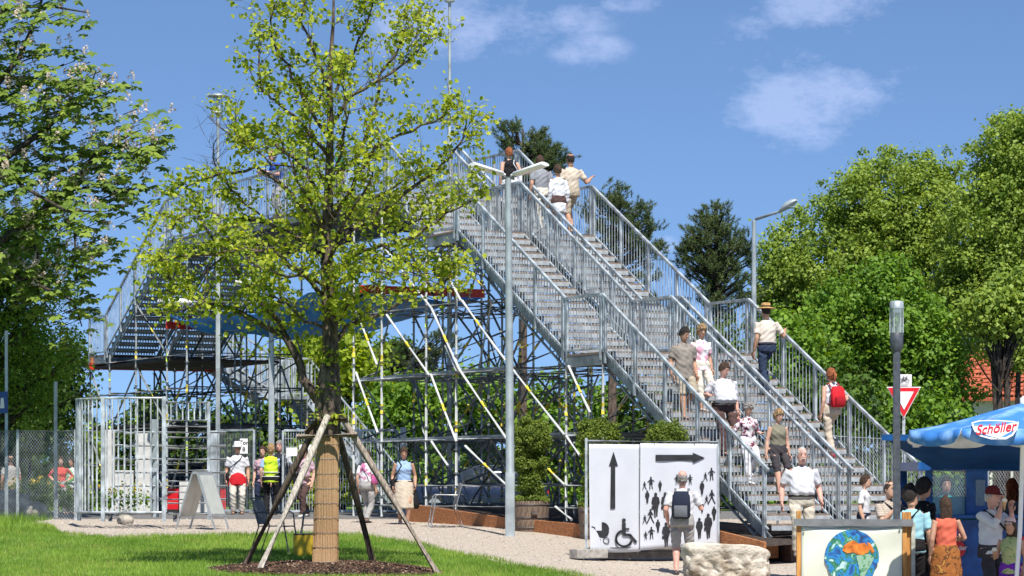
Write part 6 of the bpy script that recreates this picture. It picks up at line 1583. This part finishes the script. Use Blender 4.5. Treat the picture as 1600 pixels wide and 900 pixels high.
def hand_bag(mat, s=1, ln=.5):
    def f(o, up, k, joints, hd, Hm, pel, Rl):
        wr = joints[s][2]+Vector((0, 0, -.08*k)); b_ = MB().loft([[wr+Vector((w*math.cos(a), d*math.sin(a)+.04*t, -t*ln))*k for a in [2*math.pi*i/12 for i in range(12)]] for t, w, d in ((0, .012, .012), (.3, .04, .06), (.6, .08, .13), (.9, .085, .15), (1, .06, .10))]).build('hand_bag', mat, o)
    return f
def multi(*fs):
    def f(*a):
        for g in fs: g(*a)
    return f
WHITE = cloth_mat('white', (.64, .65, .69)); BEIGE = cloth_mat('beige', (.50, .43, .34)); KHAKI = cloth_mat('khaki', (.40, .34, .26)); GREY = cloth_mat('grey', (.34, .33, .32)); CHAR = cloth_mat('charcoal', (.055, .05, .055)); NAVY = cloth_mat('navy', (.02, .028, .06)); BLACK = cloth_mat('black', (.016, .015, .017))
BROWN = cloth_mat('brown', (.09, .055, .05)); OLIVE = cloth_mat('olive', (.20, .19, .14)); OFFW = cloth_mat('offwhite', (.66, .62, .54)); RED = cloth_mat('red', (.55, .02, .03)); LIGHTBLUE = cloth_mat('lightblue', (.30, .55, .64)); TEAL = cloth_mat('teal', (.03, .45, .48)); CORAL = cloth_mat('coral', (.60, .13, .08)); ROYAL = cloth_mat('royal', (.04, .10, .42)); JEANS = cloth_mat('jeans', (.03, .045, .085)); HIVIS = cloth_mat('hivis', (.52, .72, .04)); SALMON = cloth_mat('salmon', (.62, .10, .08)); PURPLE = cloth_mat('purple', (.16, .03, .36)); GREEN = cloth_mat('green', (.06, .40, .10)); STRAW = material('straw', (.50, .30, .12), rough=.9, var=.25, scale=40, bump=.4, bscale=120); REFL = material('reflective', (.6, .62, .6), rough=.3, var=.05); LEATHER = material('leather', (.03, .022, .02), rough=.5, var=.2); SUITB = cloth_mat('suit', (.025, .03, .045))
FLORAL = blotched('floral', (.72, .69, .72), (.60, .18, .36), 8, (.22, .22, .27)); PLAID = blotched('plaid_print', (.55, .53, .55), (.22, .05, .08), 13, (.05, .05, .10)); BLUSTR = striped('blue_stripe', (.16, .28, .52), (.42, .55, .72), 0, 120); PINKSTR = striped('pink_stripe', (.62, .50, .54), (.36, .16, .24), 2, 60); BEISTR = striped('beige_stripe', (.48, .43, .37), (.34, .28, .24), 2, 70); PINKW = blotched('pink_white', (.78, .76, .78), (.72, .38, .48), 6); BROWNPAT = blotched('brown_pattern', (.30, .11, .03), (.12, .05, .02), 12, (.42, .20, .05)); GREENPAT = blotched('green_pattern', (.42, .46, .22), (.22, .32, .10), 14, (.55, .50, .3))
BELT = material('belt', (.025, .018, .016), rough=.9, var=.2, spec=.1)
WALK = dict(lf=(.09, -.22, 0), rf=(-.09, .24, .02)); WALK2 = dict(lf=(.09, .22, .02), rf=(-.09, -.22, 0))
# --- on the ground, left to right
person('person in a grey T-shirt behind the chain-link fence at the left edge', G(17, 80), R(200), 1.72, 'tan', ('crop', 'brown'), GREY, .45, bottom=KHAKI)
person('person in a red top and grey trousers with hands on hips behind the fence', G(95, 79), R(10), 1.66, 'fair', ('short', 'brown'), SALMON, .8, bottom=GREY, fem=True, lh=(.20, -.03, .98), rh=(-.20, -.03, .98))
person('person in a white and green top behind the person in red', G(112, 81), R(-20), 1.68, 'tan', ('short', 'dark'), blotched('green_white', (.7, .72, .7), (.2, .5, .2), 5), .45, bottom=NAVY)
def tied_jumper(o, up, k, joints, hd, Hm, pel, Rl):
    MB().loft([[up(0, -.02, z)+Vector((rx*math.cos(a)*(1+.05*math.sin(5*a)), ry*math.sin(a), .03*math.sin(3*a)))*k for a in [2*math.pi*i/24 for i in range(24)]] for z, rx, ry in ((-.20, .215, .15), (-.05, .20, .155), (.04, .175, .14), (.06, .165, .13))]).build('tied_jumper', RED, o)
person('person in a white sun hat and white shirt with a red jumper round the waist', G(371, 65.8), R(8), 1.74, 'tan', ('none', ''), WHITE, .45, bottom=OFFW, shoes=(.12, .07, .05), hat=('sun', WHITE), extra=multi(tied_jumper, shoulder_bag(BLACK, -1, -.02, True, .18, .2)), lh=(.25, -.06, .80), rh=(-.26, -.02, .80))
person('person in a striped shirt half hidden behind the yellow vest', G(411, 66.6), R(-12), 1.66, 'fair', ('short', 'brown'), PINKSTR, .45, bottom=NAVY, fem=True)
person('person with blond hair in a yellow high-visibility vest seen from behind', G(423, 65.4), R(172), 1.70, 'fair', ('bob', 'blond'), BLUSTR, .45, bottom=BLACK, fem=True, vest=(HIVIS, REFL), rh=(.02, -.30, 1.08))
person('grey-haired person in a dark jacket talking to the yellow vest', G(437, 66.8), R(-14), 1.80, 'pink', ('short', 'grey'), WHITE, .45, bottom=JEANS, vest=(SUITB, SUITB), collar=True)
person('person in a pink striped top and brown trousers behind the stakes', G(476, 63.5), R(-30), 1.68, 'fair', ('short', 'brown'), PINKSTR, .45, bottom=BROWN, fem=True, shoes=(.6, .58, .55), extra=shoulder_bag(BLACK, -1, .02), **WALK)
person('person in a floral blouse and grey trousers walking away beside the gate', G(573, 59.2), R(150), 1.58, 'fair', ('short', 'brown'), FLORAL, .45, bottom=GREY, fem=True, lf=(.08, -.10, 0), rf=(-.08, .12, .01), extra=shoulder_bag(cloth_mat('magenta', (.45, .10, .26)), -1, .12, True, .24, .2), head=(35, 0))
person('person in a blue striped sleeveless blouse and beige skirt carrying a black bag', G(631, 58.2), R(6), 1.66, 'tan', ('short', 'brown'), BLUSTR, 0, 0.0, bottom=BEIGE, skirt=True, blen=.62, fem=True, shoes=(.35, .34, .36), head=(0, -14), lf=(.07, -.16, 0), rf=(-.07, .12, .02), lh=(.24, -.10, .84), rh=(-.24, -.06, .82), extra=multi(hand_bag(BLACK, 1, .42), shoulder_bag(BLACK, -1, -.05, False, .2, .3)), grip=.9, belt=BELT)
def trekking(o, up, k, joints, hd, Hm, pel, Rl): pass
person('bald man in a white T-shirt and grey shorts with a dark backpack before the banner', G(1066, 45.5), R(172), 1.74, 'pink', ('bald', 'grey'), WHITE, .48, bottom=GREY, blen=.55, shoes=(.05, .04, .04), rh=(-.26, -.30, 1.12), lh=(.24, -.12, .86), extra=backpack(cloth_mat('pack_navy', (.02, .025, .045)), cloth_mat('pack_grey', (.14, .15, .17)), .30, .44, .18, .02), lf=(.09, .06, 0), rf=(-.09, -.05, 0), belly=.02)
# --- coming down the left lane
stair_person('man in a grey short-sleeved shirt and shorts coming down beside the left rail', 1066, .45, True, H=1.76, skin='tan', hair=('short', 'dark'), top=cloth_mat('taupe', (.27, .24, .21)), sleeve=.48, hem=-.16, bottom=KHAKI, blen=.55, shoes=(.08, .06, .05), head=(15, -22), belly=.02)
stair_person('person in a pink and white T-shirt and cream trousers beside the man in grey', 1093, 1.0, True, H=1.66, skin='tan', hair=('curly', 'blond'), top=PINKW, sleeve=.45, bottom=OFFW, blen=.85, fem=True, shoes=(.6, .55, .48), head=(-10, -14))
stair_person('stout man in a white shirt and brown trousers coming down the stairs', 1128, .55, True, H=1.74, skin='pink', hair=('short', 'brown'), top=WHITE, sleeve=.48, hem=.02, bottom=BROWN, belly=.10, wide=1.22, head=(20, -24), rh=(-.38, -.16, 1.10), belt=BELT)
stair_person('grey-haired person in a patterned blouse and white trousers holding the rail', 1166, .62, True, H=1.50, skin='fair', hair=('curly', 'grey'), top=PLAID, sleeve=.85, hem=-.16, bottom=WHITE, fem=True, shoes=(.7, .7, .7), head=(10, -26), rh=(-.50, -.22, 1.16), lh=(.20, -.24, 1.05))
stair_person('blond person in an olive vest top and dark knee shorts', 1213, 1.0, True, H=1.54, skin='fair', hair=('curly', 'blond'), top=OLIVE, sleeve=0, hem=.0, bottom=CHAR, blen=.56, fem=True, shoes=(.5, .4, .3), head=(0, -14), rh=(-.27, -.05, .80), lh=(.27, -.05, .80), wide=1.08, collar=False)
def moustache(o, up, k, joints, hd, Hm, pel, Rl): MB().ball(hd+Hm @ (Vector((0, -.104, -.052))*k), tuple(c*k for c in (.032, .012, .010)), 10, 6, Hm).build('moustache', hair_mat('white'), o)
person('grey-haired man with a moustache in a white shirt stepping off the stairs', Vector((G(1252, 44.5).x, 44.5, P(1252, 869, 44.5).z)), R(8), 1.78, 'pink', ('crop', 'white'), WHITE, .48, .02, bottom=cloth_mat('stone', (.50, .46, .38)), belly=.05, wide=1.1, belt=BELT, extra=moustache, lf=(.10, .10, 0), rf=(-.10, -.14, 0), lh=(.30, -.06, .84), rh=(-.31, -.02, .82), shoes=(.4, .36, .3))
# --- going up the right lane
stair_person('man in a straw hat, pale shirt and dark jeans going up the stairs', 1199, 2.72, False, H=1.78, skin='tan', hair=('crop', 'dark'), top=cloth_mat('cream_shirt', (.62, .55, .48)), sleeve=.48, hem=0, bottom=JEANS, hat=('straw', STRAW), rh=(-.50, -.20, 1.22), belt=BELT)
stair_person('red-haired person with a red backpack going up beside the right rail', 1301, 2.72, False, H=1.66, skin='fair', hair=('tail', 'red'), top=WHITE, sleeve=0, hem=-.05, bottom=BEIGE, fem=True, shoes=(.45, .03, .04), rh=(-.46, -.20, 1.16), extra=backpack(RED, cloth_mat('red_dark', (.32, .012, .02)), .30, .40, .15, .04), collar=False)
stair_person('person in a long white tunic and brown trousers near the top of the stairs', 873, 2.15, False, H=1.66, skin='tan', hair=('short', 'brown'), top=WHITE, sleeve=.95, hem=-.28, bottom=BROWN, fem=True, collar=False)
stair_person('man in a beige T-shirt and khaki shorts reaching for the upper railing', 893, 2.75, False, H=1.82, skin='tan', hair=('crop', 'dark'), top=cloth_mat('sand', (.55, .47, .38)), sleeve=.45, bottom=KHAKI, blen=.55, rh=(-.52, -.12, 1.22), collar=False)
stair_person('dark-haired person in a grey top between the railings near the top', 846, 1.95, False, H=1.72, skin='tan', hair=('short', 'brown'), top=cloth_mat('slate', (.26, .27, .30)), sleeve=.45, bottom=OFFW, head=(-50, 0))
stair_person('person in a black sleeveless top with a white bag at the top of the stairs', 797, 2.35, False, H=1.66, skin='fair', hair=('short', 'red'), top=BLACK, sleeve=0, hem=-.10, bottom=WHITE, fem=True, rh=(-.48, -.10, 1.12), extra=shoulder_bag(WHITE, -1, .05, False, .24, .36), collar=False, wide=1.1)
def deck_person(label, px, b, **kw): a = inv_b(px, b); return person(label, SF(a, b, ZD), TH+R(kw.pop('turn', -90)), **kw)
deck_person('man in a royal blue shirt leaning on the bridge railing', 437, .35, H=1.76, skin='pink', hair=('bald', 'grey'), top=ROYAL, sleeve=.45, bottom=GREY, lean=14, rh=(-.2, -.38, 1.10), lh=(.2, -.38, 1.10))
deck_person('person in a green top on the bridge deck behind the leaves', 533, .5, H=1.60, skin='fair', hair=('short', 'dark'), top=GREEN, sleeve=.45, bottom=CHAR, fem=True)
# --- by the kiosk
person('boy in a white T-shirt standing at the foot of the stairs', Vector((G(1350, 41).x, 41, P(1350, 738, 41).z-1.30)), R(75), 1.30, 'fair', ('short', 'brown'), WHITE, .48, bottom=NAVY, collar=False)
person('man in a beige striped shirt behind the dark lamp post', G(1389, 40.6), R(30), 1.72, 'fair', ('crop', 'brown'), BEISTR, .48, bottom=OFFW, rh=(-.12, -.30, 1.26), belly=.04, extra=shoulder_bag(BLACK, 1, .0))
person('dark-haired person in a pale blue shirt waiting at the kiosk', G(1424, 37.9), R(165), 1.66, 'tan', ('short', 'dark'), LIGHTBLUE, .5, -.12, bottom=BLACK, rh=(-.30, -.25, 1.14) if False else None, wide=1.06, head=(-60, 0), extra=shoulder_bag(BLACK, 1, .02, True, .24, .3), collar=False)
person('tall person with dark curly hair in black behind the pale blue shirt', G(1441, 38.6), R(120), 1.78, 'tan', ('curly', 'dark'), BLACK, .95, bottom=BLACK, collar=False)
person('brown-haired person half hidden behind the kiosk queue', G(1419, 40.2), R(60), 1.66, 'fair', ('curly', 'brown'), CHAR, .9, bottom=NAVY, fem=True)
person('person in a turquoise top behind the kiosk counter', G(1478, 43.6), R(0), 1.74, 'fair', ('short', 'brown'), TEAL, .45, bottom=BLACK, fem=True, collar=False)
person('long-haired person in an orange top and brown patterned skirt at the counter', G(1478, 37.4), R(188), 1.55, 'tan', ('long', 'brown'), CORAL, 0, -.16, bottom=BROWNPAT, skirt=True, blen=.58, fem=True, rh=(.24, -.32, 1.06) if False else (-.30, -.26, 1.05), collar=False)
def cone(s):
    def f(o, up, k, joints, hd, Hm, pel, Rl):
        c = joints[s][2]+Vector((0, -.06, .05))*k; e = MB().lathe([(.006, -.09), (.026, .02)], 12, c).build('ice_cream_cone', material('wafer', (.52, .32, .14), rough=.8, var=.15), o); MB().ball(c+Vector((0, 0, .035)), .032, 10, 7).build('scoop', cloth_mat('vanilla', (.78, .74, .62)), e)
    return f
person('man in a dark red cap and white shirt eating an ice cream', G(1548, 35.4), R(38), 1.72, 'pink', ('crop', 'white'), WHITE, .7, -.06, bottom=CHAR, hat=('cap', cloth_mat('maroon', (.12, .02, .025))), rh=(-.10, -.26, 1.42), lh=(.07, -.28, 1.36), grip=.9, extra=multi(cone(-1), shoulder_bag(BLACK, 1, .0)), head=(10, -4))
person('child in a pink cap and green patterned top holding an ice cream', G(1580, 34.6), R(-35), 1.34, 'tan', ('long', 'brown'), GREENPAT, 0, -.1, bottom=PURPLE, fem=True, hat=('cap', cloth_mat('pink_cap', (.70, .50, .50))), rh=(-.14, -.26, 1.08), grip=.9, extra=cone(-1), collar=False)
person('person with bright orange hair inside the kiosk at the right', Vector((G(1582, 40.6).x, 40.6, gz(7, 39)+.05)), R(180), 1.72, 'fair', ('long', 'orange'), GREY, .45, bottom=BLACK, fem=True, collar=False)
# fuse the bodies and clothes into continuous skins
tmp = []
for (ob, vox, ex, fold) in REMESH:
    md = ob.modifiers.new('r', 'REMESH'); md.mode = 'VOXEL'; md.voxel_size = vox; md.use_smooth_shade = True
    ms = ob.modifiers.new('s', 'SMOOTH'); ms.factor = .5; ms.iterations = 3
dg = bpy.context.evaluated_depsgraph_get()
for (ob, vox, ex, fold) in REMESH:
    me = bpy.data.meshes.new_from_object(ob.evaluated_get(dg))
    if ex is None:
        n = len(me.vertices); co = np.empty(n*3); me.vertices.foreach_get('co', co); co = co.reshape(-1, 3); nr = np.empty(n*3); me.vertices.foreach_get('normal', nr); nr = nr.reshape(-1, 3)
        sd_ = (hash(ob.parent['label']) if False else len(ob.parent['label']))*.37
        f = np.sin(co[:, 2]*34+np.sin(co[:, 0]*17+sd_)*2.2+co[:, 1]*9)*np.sin(co[:, 0]*21+co[:, 2]*11+sd_)+.6*np.sin(co[:, 2]*63+co[:, 0]*41+np.sin(co[:, 1]*30)*2)
        co += nr*(f*fold*.75)[:, None]; me.vertices.foreach_set('co', co.reshape(-1)); me.update()
    else:
        v0 = [tuple(v.co) for v in me.vertices]; f0 = [tuple(p.vertices) for p in me.polygons]; n = len(v0)
        m2 = bpy.data.meshes.new('body'); m2.from_pydata(v0+ex.v, [], f0+[tuple(i+n for i in q) for q in ex.f])
        m2.polygons.foreach_set('material_index', [0]*len(f0)+ex.m); m2.polygons.foreach_set('use_smooth', [True]*len(m2.polygons))
        for m in ob.data.materials: m2.materials.append(m)
        m2.update(); me = m2
    if not me.materials:
        for m in ob.data.materials: me.materials.append(m)
    ob.modifiers.clear(); ob.data = me
for m_ in list(bpy.data.meshes):
    if m_.users == 0: bpy.data.meshes.remove(m_)
